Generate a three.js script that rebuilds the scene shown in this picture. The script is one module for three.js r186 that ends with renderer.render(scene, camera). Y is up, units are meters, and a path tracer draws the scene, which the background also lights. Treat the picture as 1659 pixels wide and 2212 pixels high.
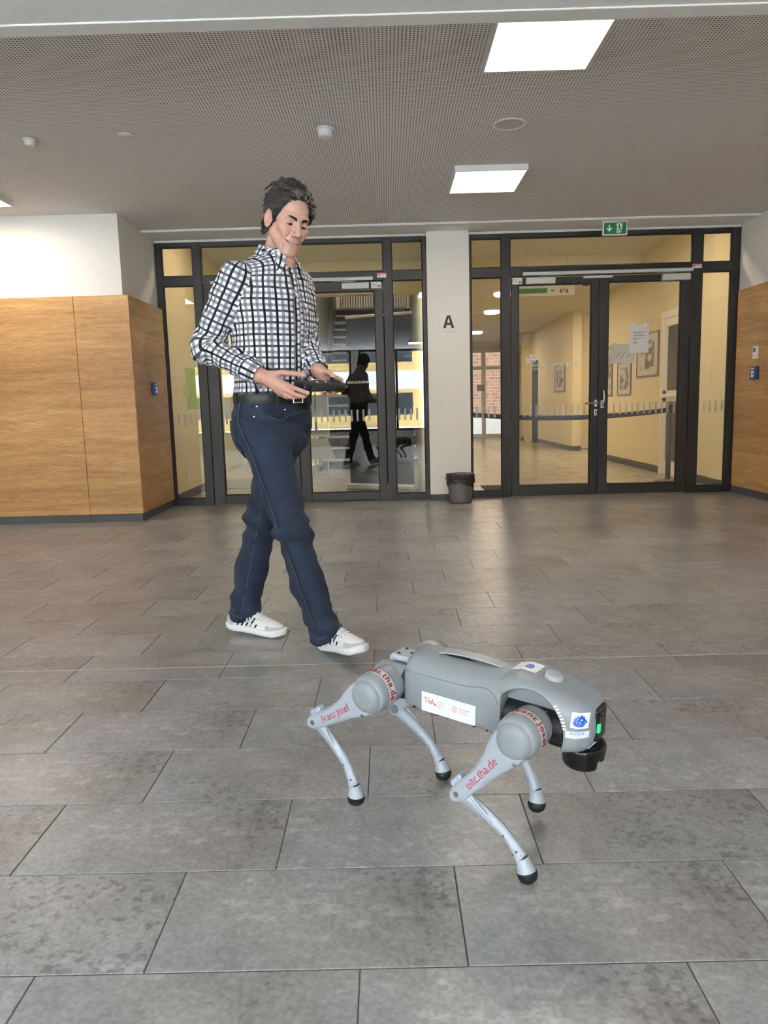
import * as THREE from 'three';
import { RoundedBoxGeometry } from 'three/addons/geometries/RoundedBoxGeometry.js';
import { TextGeometry } from 'three/addons/geometries/TextGeometry.js';
import { FontLoader } from 'three/addons/loaders/FontLoader.js';
import { mergeGeometries, mergeVertices, toCreasedNormals } from 'three/addons/utils/BufferGeometryUtils.js';
import { RectAreaLightUniformsLib } from 'three/addons/lights/RectAreaLightUniformsLib.js';

// ---------- camera, sky, exposure ----------
const scene = new THREE.Scene();
const camera = new THREE.PerspectiveCamera(2 * Math.atan(1106 / 1622.32) * 180 / Math.PI, 1659 / 2212, 0.05, 200);
camera.position.set(0, 1.02, 0);
camera.rotation.order = 'YXZ';
camera.rotation.set(-0.14056879, 0.00647716, -0.02658648);
scene.add(camera);
scene.background = new THREE.Color(0.74, 0.87, 1.0);          // overcast sky seen through the windows and doors
scene.backgroundIntensity = 24.0;
const renderer = new THREE.WebGLRenderer({ antialias: true });
renderer.toneMapping = THREE.LinearToneMapping;
renderer.toneMappingExposure = 0.86;
renderer.shadowMap.enabled = true;
RectAreaLightUniformsLib.init();
const sun = new THREE.DirectionalLight(0xffffff, 125);           // runs along the facade: it lights the street, not the hall
sun.position.set(20, 24, -1.5); sun.castShadow = true; sun.shadow.mapSize.set(2048, 2048); Object.assign(sun.shadow.camera, { left: -40, right: 40, top: 40, bottom: -40, far: 120 }); scene.add(sun);
const PANEL_LIGHT = 25, CORRIDOR_LIGHT = 27;                 // radiance of the ceiling panels and of the corridor lamps

// ---------- helpers ----------
const V = (x, y, z) => new THREE.Vector3(x, y, z);
function rngOf(a) { return () => { a |= 0; a = a + 0x6D2B79F5 | 0; let t = Math.imul(a ^ a >>> 15, 1 | a); t = t + Math.imul(t ^ t >>> 7, 61 | t) ^ t; return ((t ^ t >>> 14) >>> 0) / 4294967296; }; }
const clamp = (x, a = 0, b = 1) => x < a ? a : x > b ? b : x;
const mix = (a, b, t) => a + (b - a) * t;
const sst = (a, b, x) => { const t = clamp((x - a) / (b - a)); return t * t * (3 - 2 * t); };
function hash(x, y, z) { let h = Math.imul(x, 374761393) ^ Math.imul(y, 668265263) ^ Math.imul(z, 2147483647 ^ 0x5bd1e995); h = Math.imul(h ^ h >>> 13, 1274126177); return ((h ^ h >>> 16) >>> 0) / 4294967296; }
function vn(x, y, z = 0, px = 0, py = 0) {                    // value noise, periodic when px / py are given
  let xi = Math.floor(x), yi = Math.floor(y), zi = Math.floor(z); let fx = x - xi, fy = y - yi, fz = z - zi;
  fx = fx * fx * (3 - 2 * fx); fy = fy * fy * (3 - 2 * fy); fz = fz * fz * (3 - 2 * fz);
  let x1 = xi + 1, y1 = yi + 1; if (px) { xi = ((xi % px) + px) % px; x1 = ((x1 % px) + px) % px; } if (py) { yi = ((yi % py) + py) % py; y1 = ((y1 % py) + py) % py; }
  const a = mix(mix(hash(xi, yi, zi), hash(x1, yi, zi), fx), mix(hash(xi, y1, zi), hash(x1, y1, zi), fx), fy);
  if (fz === 0) return a;
  const b = mix(mix(hash(xi, yi, zi + 1), hash(x1, yi, zi + 1), fx), mix(hash(xi, y1, zi + 1), hash(x1, y1, zi + 1), fx), fy);
  return mix(a, b, fz);
}
function fbm(x, y, z, px, py, oct = 4) { let s = 0, a = 0.5, t = 0; for (let i = 0; i < oct; i++) { s += a * vn(x, y, z + i * 17, px, py); t += a; a *= 0.5; x *= 2; y *= 2; px *= 2; py *= 2; } return s / t; }
function dataTex(w, h, fn, srgb = true) {
  const d = new Uint8Array(w * h * 4);
  for (let j = 0; j < h; j++) for (let i = 0; i < w; i++) { const c = fn((i + 0.5) / w, (j + 0.5) / h), k = (j * w + i) * 4; d[k] = clamp(c[0]) * 255; d[k + 1] = clamp(c[1]) * 255; d[k + 2] = clamp(c[2]) * 255; d[k + 3] = 255; }
  const t = new THREE.DataTexture(d, w, h); t.wrapS = t.wrapT = THREE.RepeatWrapping; t.magFilter = THREE.LinearFilter; t.minFilter = THREE.LinearFilter;
  if (srgb) t.colorSpace = THREE.SRGBColorSpace; t.needsUpdate = true; return t;
}
function canvasTex(w, h, draw) {
  const c = document.createElement('canvas'); c.width = w; c.height = h; const g = c.getContext('2d'); draw(g, w, h);
  const t = new THREE.CanvasTexture(c); t.colorSpace = THREE.SRGBColorSpace; return t;
}
const std = (color, roughness = 0.6, o = {}) => new THREE.MeshStandardMaterial({ color, roughness, metalness: 0, ...o });
const used = new Map();
function numbered(n) { const k = used.get(n) ?? 0; used.set(n, k + 1); return k ? n + '_' + String(k).padStart(3, '0') : n; }
function mesh(name, geo, mat, parent) {
  const m = new THREE.Mesh(Array.isArray(geo) ? join(geo) : geo, mat); m.name = name; m.castShadow = m.receiveShadow = true;
  if (parent) parent.add(m); return m;
}
function join(list) {
  const a = list.map((g) => { g = g.index ? g.toNonIndexed() : g; for (const k of Object.keys(g.attributes)) if (!['position', 'normal', 'uv'].includes(k)) g.deleteAttribute(k); if (!g.attributes.uv) g.setAttribute('uv', new THREE.BufferAttribute(new Float32Array(g.attributes.position.count * 2), 2)); if (!g.attributes.normal) g.computeVertexNormals(); g.clearGroups(); return g; });
  return a.length === 1 ? a[0] : mergeGeometries(a);
}
function tag(o, label, category, group, kind) { o.userData.label = label; if (category) o.userData.category = category; if (group) o.userData.group = group; if (kind) o.userData.kind = kind; return o; }
function thing(name, label, category, pos = [0, 0, 0], turn = 0, group) { const o = new THREE.Group(); o.name = numbered(name); o.position.set(...pos); o.rotation.y = turn; scene.add(o); return tag(o, label, category, group); }
function one(name, geo, mat, label, category, group) { const m = mesh(numbered(name), geo, mat, scene); return tag(m, label, category, group); }
function setting(name, label) { const o = new THREE.Group(); o.name = name; scene.add(o); return tag(o, label, null, null, 'structure'); }
function settingMesh(name, geo, mat, label) { const m = mesh(name, geo, mat, scene); return tag(m, label, null, null, 'structure'); }
// box given by its limits, uv in metres; r rounds its edges
function bx(x0, x1, y0, y1, z0, z1, r = 0) {
  const w = x1 - x0, h = y1 - y0, d = z1 - z0;
  let g = r ? new RoundedBoxGeometry(w, h, d, 2, Math.min(r, w / 2.01, h / 2.01, d / 2.01)) : new THREE.BoxGeometry(w, h, d);
  g.translate((x0 + x1) / 2, (y0 + y1) / 2, (z0 + z1) / 2); g = g.index ? g.toNonIndexed() : g; boxUV(g); return g;
}
function boxUV(g, s = 1) {                                    // metric uv from the dominant axis of each face
  const p = g.attributes.position, uv = new Float32Array(p.count * 2), a = V(0, 0, 0), b = V(0, 0, 0), c = V(0, 0, 0), n = V(0, 0, 0);
  for (let i = 0; i < p.count; i += 3) {
    a.fromBufferAttribute(p, i); b.fromBufferAttribute(p, i + 1); c.fromBufferAttribute(p, i + 2); n.copy(b).sub(a).cross(c.clone().sub(a));
    const nx = Math.abs(n.x), ny = Math.abs(n.y), nz = Math.abs(n.z);
    [a, b, c].forEach((v, k) => { const q = ny >= nx && ny >= nz ? [v.x, v.z] : nx >= nz ? [v.z, v.y] : [v.x, v.y]; uv[(i + k) * 2] = q[0] * s; uv[(i + k) * 2 + 1] = q[1] * s; });
  }
  g.setAttribute('uv', new THREE.BufferAttribute(uv, 2)); return g;
}
function cyl(r0, r1, a, b, seg = 20) {                        // round bar from a to b
  const d = b.clone().sub(a), g = new THREE.CylinderGeometry(r1, r0, d.length(), seg); g.translate(0, d.length() / 2, 0);
  g.applyQuaternion(new THREE.Quaternion().setFromUnitVectors(V(0, 1, 0), d.normalize())); g.translate(a.x, a.y, a.z); return g;
}
function tube(pts, r, seg = 24, rs = 8, closed = false) { return new THREE.TubeGeometry(new THREE.CatmullRomCurve3(pts.map((p) => p.isVector3 ? p : V(...p)), closed), seg, r, rs, closed); }
const lathe = (prof, seg = 32) => new THREE.LatheGeometry(prof.map(([r, y]) => new THREE.Vector2(r, y)), seg);
const at = (g, x, y, z) => { g.translate(x, y, z); return g; };
const fontBold = await new FontLoader().loadAsync('fonts/droid/droid_sans_bold.typeface.json');
const fontReg = await new FontLoader().loadAsync('fonts/droid/droid_sans_regular.typeface.json');
function letters(t, size, depth, font = fontBold) { const g = new TextGeometry(t, { font, size, depth, curveSegments: 4 }); g.computeBoundingBox(); return g; }
// surface of a distance field on a grid of cells h (surface nets)
function netMesh(f, lo, hi, h) {
  const nx = Math.ceil((hi[0] - lo[0]) / h) + 1, ny = Math.ceil((hi[1] - lo[1]) / h) + 1, nz = Math.ceil((hi[2] - lo[2]) / h) + 1, F = new Float32Array(nx * ny * nz);
  // coarse skip: when |f| is large the neighbours along x cannot cross zero
  let k = 0; for (let z = 0; z < nz; z++) for (let y = 0; y < ny; y++) { let skip = 0, last = 0; for (let x = 0; x < nx; x++, k++) { if (skip > 0) { F[k] = last; skip--; continue; } const v = f(lo[0] + x * h, lo[1] + y * h, lo[2] + z * h); F[k] = last = v; const n = Math.floor(Math.abs(v) * 0.45 / h) - 2; if (n > 0) skip = n; } }
  const id = new Int32Array(nx * ny * nz).fill(-1), P = [], I = [], sx = 1, sy = nx, sz = nx * ny;
  const C = [[0, 0, 0], [1, 0, 0], [0, 1, 0], [1, 1, 0], [0, 0, 1], [1, 0, 1], [0, 1, 1], [1, 1, 1]], E = [[0, 1], [2, 3], [4, 5], [6, 7], [0, 2], [1, 3], [4, 6], [5, 7], [0, 4], [1, 5], [2, 6], [3, 7]], cv = new Float32Array(8);
  for (let z = 0; z < nz - 1; z++) for (let y = 0; y < ny - 1; y++) for (let x = 0; x < nx - 1; x++) {
    const o = x + y * sy + z * sz; let m = 0; for (let i = 0; i < 8; i++) { cv[i] = F[o + C[i][0] + C[i][1] * sy + C[i][2] * sz]; if (cv[i] < 0) m |= 1 << i; }
    if (m === 0 || m === 255) continue; let a = 0, b = 0, c = 0, n = 0;
    for (const [p, q] of E) if ((cv[p] < 0) !== (cv[q] < 0)) { const t = cv[p] / (cv[p] - cv[q]); a += C[p][0] + (C[q][0] - C[p][0]) * t; b += C[p][1] + (C[q][1] - C[p][1]) * t; c += C[p][2] + (C[q][2] - C[p][2]) * t; n++; }
    id[o] = P.length / 3; P.push(lo[0] + (x + a / n) * h, lo[1] + (y + b / n) * h, lo[2] + (z + c / n) * h);
  }
  const quad = (a, b, c, d, fl) => { if (a < 0 || b < 0 || c < 0 || d < 0) return; if (fl) I.push(a, c, b, a, d, c); else I.push(a, b, c, a, c, d); };
  for (let z = 1; z < nz - 1; z++) for (let y = 1; y < ny - 1; y++) for (let x = 1; x < nx - 1; x++) {
    const o = x + y * sy + z * sz, s = F[o] < 0;
    if (s !== (F[o + sx] < 0)) quad(id[o - sy - sz], id[o - sz], id[o], id[o - sy], !s);
    if (s !== (F[o + sy] < 0)) quad(id[o - sx - sz], id[o - sx], id[o], id[o - sz], !s);
    if (s !== (F[o + sz] < 0)) quad(id[o - sx - sy], id[o - sy], id[o], id[o - sx], !s);
  }
  const N = new Float32Array(P.length), e = h * 0.6; for (let i = 0; i < P.length; i += 3) { const x = P[i], y = P[i + 1], z = P[i + 2], a = f(x + e, y, z) - f(x - e, y, z), b = f(x, y + e, z) - f(x, y - e, z), c = f(x, y, z + e) - f(x, y, z - e), l = Math.hypot(a, b, c) || 1; N[i] = a / l; N[i + 1] = b / l; N[i + 2] = c / l; }
  const g = new THREE.BufferGeometry(); g.setAttribute('position', new THREE.Float32BufferAttribute(P, 3)); g.setAttribute('normal', new THREE.BufferAttribute(N, 3)); g.setIndex(I); return g;
}
const smin = (a, b, k) => { const h = Math.max(k - Math.abs(a - b), 0) / k; return Math.min(a, b) - h * h * k * 0.25; };
const smax = (a, b, k) => -smin(-a, -b, k);
function sdCone(px, py, pz, a, b, ra, rb) {                    // tapered capsule between joints a and b
  const bx_ = b[0] - a[0], by = b[1] - a[1], bz = b[2] - a[2], qx = px - a[0], qy = py - a[1], qz = pz - a[2]; const t = clamp((qx * bx_ + qy * by + qz * bz) / (bx_ * bx_ + by * by + bz * bz));
  return Math.hypot(qx - bx_ * t, qy - by * t, qz - bz * t) - (ra + (rb - ra) * t);
}
const sdEll = (x, y, z, c, r) => { const a = (x - c[0]) / r[0], b = (y - c[1]) / r[1], d = (z - c[2]) / r[2], k0 = Math.hypot(a, b, d), k1 = Math.hypot(a / r[0], b / r[1], d / r[2]); return k1 > 0 ? k0 * (k0 - 1) / k1 : -Math.min(...r); };
function sdPoly(px, py, v) { let d = 1e9, s = 1; for (let i = 0, j = v.length - 1; i < v.length; j = i++) { const ex = v[j][0] - v[i][0], ey = v[j][1] - v[i][1], wx = px - v[i][0], wy = py - v[i][1], t = clamp((wx * ex + wy * ey) / (ex * ex + ey * ey)), bx_ = wx - ex * t, by = wy - ey * t; d = Math.min(d, bx_ * bx_ + by * by); const c1 = py >= v[i][1], c2 = py < v[j][1], c3 = ex * wy > ey * wx; if (c1 && c2 && c3 || !c1 && !c2 && !c3) s = -s; } return s * Math.sqrt(d); }
const lerpT = (tab, x) => { if (x <= tab[0][0]) return tab[0][1]; for (let i = 1; i < tab.length; i++) if (x <= tab[i][0]) { const t = (x - tab[i - 1][0]) / (tab[i][0] - tab[i - 1][0]); return mix(tab[i - 1][1], tab[i][1], t * t * (3 - 2 * t) * 0.5 + t * 0.5); } return tab[tab.length - 1][1]; };
// loft: rings of equal length, capped
function loft(rings, cap = true) {
  const n = rings[0].length, P = [], I = []; for (const r of rings) for (const p of r) P.push(p.x, p.y, p.z);
  for (let j = 0; j < rings.length - 1; j++) for (let i = 0; i < n; i++) { const a = j * n + i, b = j * n + (i + 1) % n; I.push(a, b, a + n, b, b + n, a + n); }
  if (cap) for (const j of [0, rings.length - 1]) { const c = rings[j].reduce((s, p) => s.add(p), V(0, 0, 0)).multiplyScalar(1 / n); P.push(c.x, c.y, c.z); const k = P.length / 3 - 1; for (let i = 0; i < n; i++) { const a = j * n + i, b = j * n + (i + 1) % n; if (j) I.push(k, a, b); else I.push(k, b, a); } }
  const g = new THREE.BufferGeometry(); g.setAttribute('position', new THREE.Float32BufferAttribute(P, 3)); g.setIndex(I); g.computeVertexNormals(); return toCreasedNormals(g, 0.9);
}
// ---------- materials ----------
const stoneTex = dataTex(1024, 1024, (u, v) => {               // slate-look floor tile, 1.4 m of it
  const c = fbm(u * 4, v * 4, 1, 4, 4, 4), m = fbm(u * 26, v * 26, 5, 26, 26, 4), f = fbm(u * 190, v * 190, 9, 190, 190, 2);
  const pits = sst(0.56, 0.72, fbm(u * 90, v * 110, 21, 90, 110, 3)) * sst(0.48, 0.66, fbm(u * 5, v * 5, 25, 5, 5, 3)), veil = sst(0.58, 0.75, fbm(u * 40, v * 60, 61, 40, 60, 3)) * sst(0.5, 0.7, fbm(u * 4, v * 4, 65, 4, 4, 2));
  const g = 0.555 + 0.17 * (c - 0.5) + 0.10 * (m - 0.5) + 0.13 * (f - 0.5) - 0.11 * pits + 0.07 * veil;
  const warm = 0.02 * (fbm(u * 3, v * 3, 31, 3, 3, 3) - 0.35) * 2;
  return [g + warm + 0.008, g + 0.003, g - warm * 0.9];
});
const stoneBump = dataTex(1024, 1024, (u, v) => { const g = 0.55 * fbm(u * 60, v * 60, 5, 60, 60, 3) + 0.45 * fbm(u * 14, v * 14, 7, 14, 14, 3); return [g, g, g]; }, false);
const TILE_UV = 1 / 1.4;
const stoneMats = [0.94, 1.0, 1.05, 0.98, 0.90].map((k, i) => std(new THREE.Color().setRGB(0.88 * k, 0.875 * k, (0.87 + (i % 2) * 0.02) * k), 0.32, { map: stoneTex, bumpMap: stoneBump, bumpScale: 0.0012 }));
const groutMat = std(0x4a4743, 0.9);
const woodTex = dataTex(1024, 1024, (u, v) => {                // oak veneer, horizontal grain; 2.12 m square
  const y = v * 4, strip = Math.floor(y), fy = y - strip, n = 5; let k = 0, acc = 0; const ed = [0, 0.16 + 0.1 * hash(strip, 1, 3), 0.42 + 0.1 * hash(strip, 2, 3), 0.66 + 0.1 * hash(strip, 3, 3), 0.86, 1];
  for (let i = 0; i < n; i++) if (fy >= ed[i]) k = i;
  const tone = (hash(strip, k, 7) - 0.5) * 0.5 + 0.35 * (fy - 0.4) * (hash(strip, 9, 1) > 0.3 ? 1 : -0.6);
  const wav = 0.012 * (fbm(u * 3, v * 8, 3, 3, 8, 3) - 0.5);
  const g1 = fbm(u * 7, (v + wav) * 90, 11, 7, 90, 3), g2 = fbm(u * 40, v * 420, 17, 40, 420, 2), g3 = fbm(u * 5, (v + 2.5 * wav) * 34, 23, 5, 34, 2);
  const s = tone * 0.50 + 0.36 * (g1 - 0.5) + 0.40 * (g2 - 0.5) + 0.20 * (g3 - 0.5);
  return [0.695 + s * 0.34, 0.522 + s * 0.33, 0.322 + s * 0.27];
});
const woodMat = std(0xffffff, 0.42, { map: woodTex }); woodTex.repeat.set(1 / 2.12, 1 / 2.12);
const holeTex = dataTex(256, 256, (u, v) => {                  // perforated plasterboard: 4 x 4 round holes over dark fleece, 72 mm
  const a = (u * 4) % 1 - 0.5, b = (v * 4) % 1 - 0.5, d = Math.hypot(a, b), t = sst(0.205, 0.245, d), n = 0.012 * (hash(u * 256 | 0, v * 256 | 0, 4) - 0.5);
  const c = mix(0.20, 0.945, t) + n; return [c, c * 0.992, c * 0.975];
});
holeTex.repeat.set(1 / 0.076, 1 / 0.076);
const perfMat = std(0xffffff, 0.9, { map: holeTex });
const paintTex = dataTex(256, 256, (u, v) => { const g = 0.985 + 0.03 * (fbm(u * 60, v * 60, 3, 60, 60, 3) - 0.5); return [g, g, g]; });
const paint = (c, r = 0.85) => std(c, r, { map: paintTex });
const whiteWall = paint(0xefebe3), whiteCeil = paint(0xf4f4f1), creamTrim = paint(0xe6e3da, 0.6);
const yellowWall = paint(0xe6d8ac), darkFrame = std(0x252221, 0.45), darkFrame2 = std(0x2b2827, 0.45), gasket = std(0x121212, 0.7);
const baseMat = std(0x4d4e50, 0.55), rubberMat = std(0x161616, 0.75), chrome = std(0xc9c9c9, 0.22, { metalness: 1 }), steel = std(0xb4b4b2, 0.35, { metalness: 1 });
const glass = new THREE.MeshPhysicalMaterial({ color: 0xffffff, transmission: 1, thickness: 0, roughness: 0, ior: 1.55, metalness: 0 });
const greyPlastic = std(0xc9c9c8, 0.5), whitePlastic = std(0xe9e9e6, 0.45), blackGloss = std(0x08080a, 0.12), vinylWhite = std(0xcfcfca, 0.6, { transparent: true, opacity: 0.45 });
const lampGlow = (k) => new THREE.MeshStandardMaterial({ color: 0xffffff, roughness: 0.6, emissive: 0xffffff, emissiveIntensity: k });
// ---------- the hall: floor ----------
const X0 = -6.0, XR = 3.72, ZF = 4.0, ZB = -8.1, CEIL = 2.79, LOW = 2.50;
const floor = setting('floor', 'grey stone look floor tiles laid in a staggered bond');
{
  const L = 0.597, W = 0.3039, gap = 0.0028, ch = 0.0012, zB = -1.2454;      // zB: a joint line measured near the camera
  function tileGeo(w, d, seed) {
    const r = rngOf(seed * 7919 + 13), u0 = r(), v0 = r(), fl = r() > 0.5 ? 1 : -1, P = [], T = [];
    const a = w / 2 - gap / 2, b = d / 2 - gap / 2, h = 0.008;
    const ring = (k, y) => [[-a + k, y, -b + k], [a - k, y, -b + k], [a - k, y, b - k], [-a + k, y, b - k]];
    const r0 = ring(ch, 0), r1 = ring(0, -ch), r2 = ring(0, -h), put = (...q) => q.forEach((p) => { P.push(...p); T.push(u0 + fl * p[0] * TILE_UV, v0 + (p[2] + p[1]) * TILE_UV); });
    put(r0[0], r0[3], r0[2]); put(r0[0], r0[2], r0[1]);
    for (const [A, B] of [[r0, r1], [r1, r2]]) for (let i = 0; i < 4; i++) { const j = (i + 1) % 4; put(A[i], A[j], B[j]); put(A[i], B[j], B[i]); }
    const g = new THREE.BufferGeometry(); g.setAttribute('position', new THREE.Float32BufferAttribute(P, 3)); g.setAttribute('uv', new THREE.Float32BufferAttribute(T, 2)); g.computeVertexNormals(); return g;
  }
  const shared = new Map(), pick = (w, d, s) => { const k = [w.toFixed(3), d.toFixed(3), s].join(); if (!shared.has(k)) shared.set(k, tileGeo(w, d, s + 1 + Math.round(d * 5000))); return shared.get(k); };
  const list = [], fr = new THREE.Frustum(); camera.updateMatrixWorld(); camera.updateProjectionMatrix();
  fr.setFromProjectionMatrix(new THREE.Matrix4().multiplyMatrices(camera.projectionMatrix, camera.matrixWorldInverse));
  const r = rngOf(5);
  for (let k = -18; k <= 22; k++) {                            // row k lies between zB - k W and zB - (k + 1) W
    const z1 = zB - k * W, z0 = z1 - W, off = 0.125 + k * L / 3;
    const cuts = k === 5 ? [[z0, -2.9005], [-2.8975, z1]] : [[z0, z1]];
    for (let n = -13; n <= 10; n++) {
      const xa = off + n * L - Math.floor((off + 0.3) / L) * L, xm = xa + L / 2;
      if (xm < X0 - 0.3 || xm > XR + 0.3) continue;
      for (const [a, b] of cuts) { const p = V(xm, 0, (a + b) / 2), d = b - a; list.push({ p, d, seen: fr.intersectsSphere(new THREE.Sphere(p, 0.22)) && !(xm < -2.5 && p.z < -7.1), dist: p.length(), s: Math.floor(r() * 9), m: Math.floor(r() * 5) }); }
    }
  }
  list.sort((a, b) => (b.seen - a.seen) || a.dist - b.dist);
  const rest = [];
  list.forEach((t, i) => {
    if (i < 300) { const m = mesh('floor_tile', pick(L, t.d, t.s), stoneMats[t.m], floor); m.position.copy(t.p); m.name = numbered('floor_tile'); }
    else { const g = pick(L, t.d, t.s).clone(); g.translate(t.p.x, 0, t.p.z); rest.push(g); }
  });
  const far = mesh('floor_tiles_beyond', join(rest), stoneMats[1], floor); far.userData.kind = 'stuff';
  mesh('grout_bed', bx(X0, XR + 0.3, -0.15, -0.0016, -8.14, ZF + 0.1), groutMat, floor);
  mesh('expansion_joint', bx(X0, XR, -0.004, 0.0002, -2.9012, -2.8968), std(0xb9b4aa, 0.5), floor).userData.label = 'pale expansion joint profile';
}
// ---------- ceiling ----------
const ceiling = setting('ceiling', 'white perforated acoustic ceiling with a lower plain ceiling in front');
mesh('perforated_board', bx(X0, XR + 0.2, CEIL, CEIL + 0.06, -7.70, -3.0), perfMat, ceiling);
mesh('border_strip', bx(X0, XR + 0.2, CEIL - 0.012, CEIL + 0.06, -8.12, -7.70, 0.002), whiteCeil, ceiling);
mesh('border_profile', bx(-2.37, XR, CEIL - 0.020, CEIL - 0.0122, -7.725, -7.70, 0.003), whiteCeil, ceiling);
mesh('lower_ceiling', bx(X0, XR + 0.2, LOW, CEIL + 0.06, -3.10, ZF + 0.2), whiteCeil, ceiling);
mesh('edge_trim', bx(X0, XR + 0.2, LOW - 0.006, CEIL - 0.001, -3.19, -3.10, 0.004), creamTrim, ceiling);
mesh('trim_reveal', bx(X0, XR + 0.2, LOW + 0.012, CEIL - 0.002, -3.205, -3.19), whiteCeil, ceiling);
// ---------- walls ----------
const wallLeft = setting('wall_left', 'white wall block above the wood cladding');
mesh('plaster', bx(X0 - 0.2, -2.37, 0, 2.9, -8.35, -7.035), whiteWall, wallLeft);
settingMesh('wall_side', bx(X0 - 0.2, X0, 0, 2.9, -7.2, ZF + 0.2), whiteWall, 'white side wall of the hall');
const wallRight = setting('wall_right', 'white wall above the right hand wood cladding');
mesh('plaster', bx(XR + 0.001, XR + 0.2, 0, 2.9, -8.35, ZF + 0.2), whiteWall, wallRight);
const column = setting('wall_back', 'white column between the two glazed door units');
mesh('plaster', bx(0.455, 0.893, 0, CEIL - 0.0125, -8.35, -8.03, 0.004), whiteWall, column);
mesh('baseboard', bx(0.453, 0.895, 0, 0.062, -8.05, -8.018, 0.003), baseMat, column);
mesh('lintel', bx(-2.5, XR + 0.2, 2.755, 3.6, -8.35, -8.125), whiteWall, column);
// wood cladding: each panel is a sheet of its own
function panel(parent, x0, x1, z0, z1, du, dv, y0 = 0.075, y1 = 2.075) {
  const g = bx(x0, x1, y0, y1, z0, z1, 0.003), uv = g.attributes.uv; for (let i = 0; i < uv.count; i++) uv.setXY(i, uv.getX(i) + du, uv.getY(i) + dv);
  return mesh('wood_panel', g, woodMat, parent);
}
const cladL = setting('wall_cladding_left', 'oak veneer wall cladding panels beside the glazed doors');
for (const [a, b, u] of [[-2.812, -2.312, 0.3], [-3.83, -2.8155, 0.25], [-4.85, -3.8335, 0.8], [-5.95, -4.8535, 0.1]]) panel(cladL, a, b, -7.034, -7.0, u, 0.0);
panel(cladL, -2.369, -2.3118, -8.06, -7.0345, 1.1, 0.35);
const cladR = setting('wall_cladding_right', 'oak veneer wall cladding panels right of the glazed doors');
for (const [a, b, u] of [[-8.06, -6.6, 0.9], [-6.5965, -5.1, 0.2], [-5.0965, -3.6, 1.4]]) panel(cladR, 3.69, XR, a, b, u, 0.62, 0.075, 2.105);
settingMesh('baseboard_left', [bx(-5.95, -2.812, 0, 0.074, -7.034, -7.006), bx(-2.811, -2.322, 0.002, 0.074, -7.034, -7.010), bx(-2.369, -2.322, 0.002, 0.074, -8.06, -7.0345)], baseMat, 'anthracite baseboard under the left wood cladding');
settingMesh('baseboard_right', bx(3.70, XR, 0, 0.074, -8.06, -3.6), baseMat, 'anthracite baseboard under the right wood cladding');
// front wall with the windows behind the camera
const wallFront = setting('wall_front', 'white wall with tall windows onto the street');
const wins = [[-5.4, -3.4], [-2.9, -0.9], [-0.7, 1.3]];
{
  const zs = [ZF, ZF + 0.2]; let x = X0 - 0.2; for (const [a, b] of wins) { mesh('pier', bx(x, a, 0, LOW, ...zs), whiteWall, wallFront); x = b; } mesh('pier', bx(x, XR + 0.2, 0, LOW, ...zs), whiteWall, wallFront);
  wins.forEach(([a, b], i) => {
    mesh('parapet', bx(a, b, 0, 0.35, ...zs), whiteWall, wallFront);
    const w = setting('window_' + (i + 3), 'tall dark framed window facing the street');
    const f = 0.06, z = [ZF + 0.06, ZF + 0.13], m = (a + b) / 2;
    mesh('window_frame', [bx(a, a + f, 0.35, LOW, ...z), bx(b - f, b, 0.35, LOW, ...z), bx(a + f, b - f, 0.35, 0.41, ...z), bx(a + f, b - f, LOW - f, LOW, ...z), bx(m - 0.03, m + 0.03, 0.41, LOW - f, ...z)], darkFrame, w);
    mesh('glass_pane', bx(a + f, m - 0.03, 0.41, LOW - f, ZF + 0.09, ZF + 0.096), glass, w); mesh('glass_pane', bx(m + 0.03, b - f, 0.41, LOW - f, ZF + 0.09, ZF + 0.096), glass, w);
  });
}
// ---------- glazed partitions ----------
const FZ = [-8.17, -8.10];                                     // depth of the frame profiles
function partition(name, label, xs, y) {                       // xs: post edges; side lights left and right of the door opening
  const o = setting(name, label), [a0, a1, b0, b1, c0, c1, d0, d1] = xs, T = 2.752, R = 0.004;
  for (const [p, q, n] of [[a0, a1, 'frame_post'], [b0, b1, 'mullion'], [c0, c1, 'mullion'], [d0, d1, 'frame_post']]) mesh(n, bx(p, q, 0, T, ...FZ, R), darkFrame, o);
  for (const [p, q] of [[a1, b0], [b1, c0], [c1, d0]]) {
    mesh('top_rail', bx(p, q, 2.706, T, FZ[0], FZ[1] - 0.002, R), darkFrame, o);
    mesh('transom_rail', bx(p, q, 2.315, 2.412, FZ[0], FZ[1] - 0.002, R), darkFrame, o);
    mesh('glass_pane', bx(p, q, 2.412, 2.706, -8.145, -8.137), glass, o);
    if (p !== b1) { mesh('bottom_rail', bx(p, q, 0, 0.072, FZ[0], FZ[1] - 0.002, R), darkFrame, o); mesh('glass_pane', bx(p, q, 0.072, 2.315, -8.145, -8.137), glass, o); }
    for (const [u, v] of p !== b1 ? [[0.072, 2.315], [2.412, 2.706]] : [[2.412, 2.706]]) mesh('gasket', [bx(p, p + 0.007, u, v, -8.150, -8.112), bx(q - 0.007, q, u, v, -8.150, -8.112), bx(p + 0.007, q - 0.007, v - 0.007, v, -8.150, -8.112), bx(p + 0.007, q - 0.007, u, u + 0.007, -8.150, -8.112)], gasket, o);
  }
  for (const [p, q] of [[a1, b0], [c1, d0]]) markers(o, p + 0.02, q - 0.01);
  return o;
}
function markers(parent, x0, x1, z = -8.1365) {                 // vinyl strips on the glass, at walking height
  for (let x = Math.ceil(x0 / 0.064) * 0.064; x < x1 - 0.03; x += 0.064) mesh('glass_marker', bx(x, x + 0.021, 0.862, 0.985, z, z + 0.0006), vinylWhite, parent);
}
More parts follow.
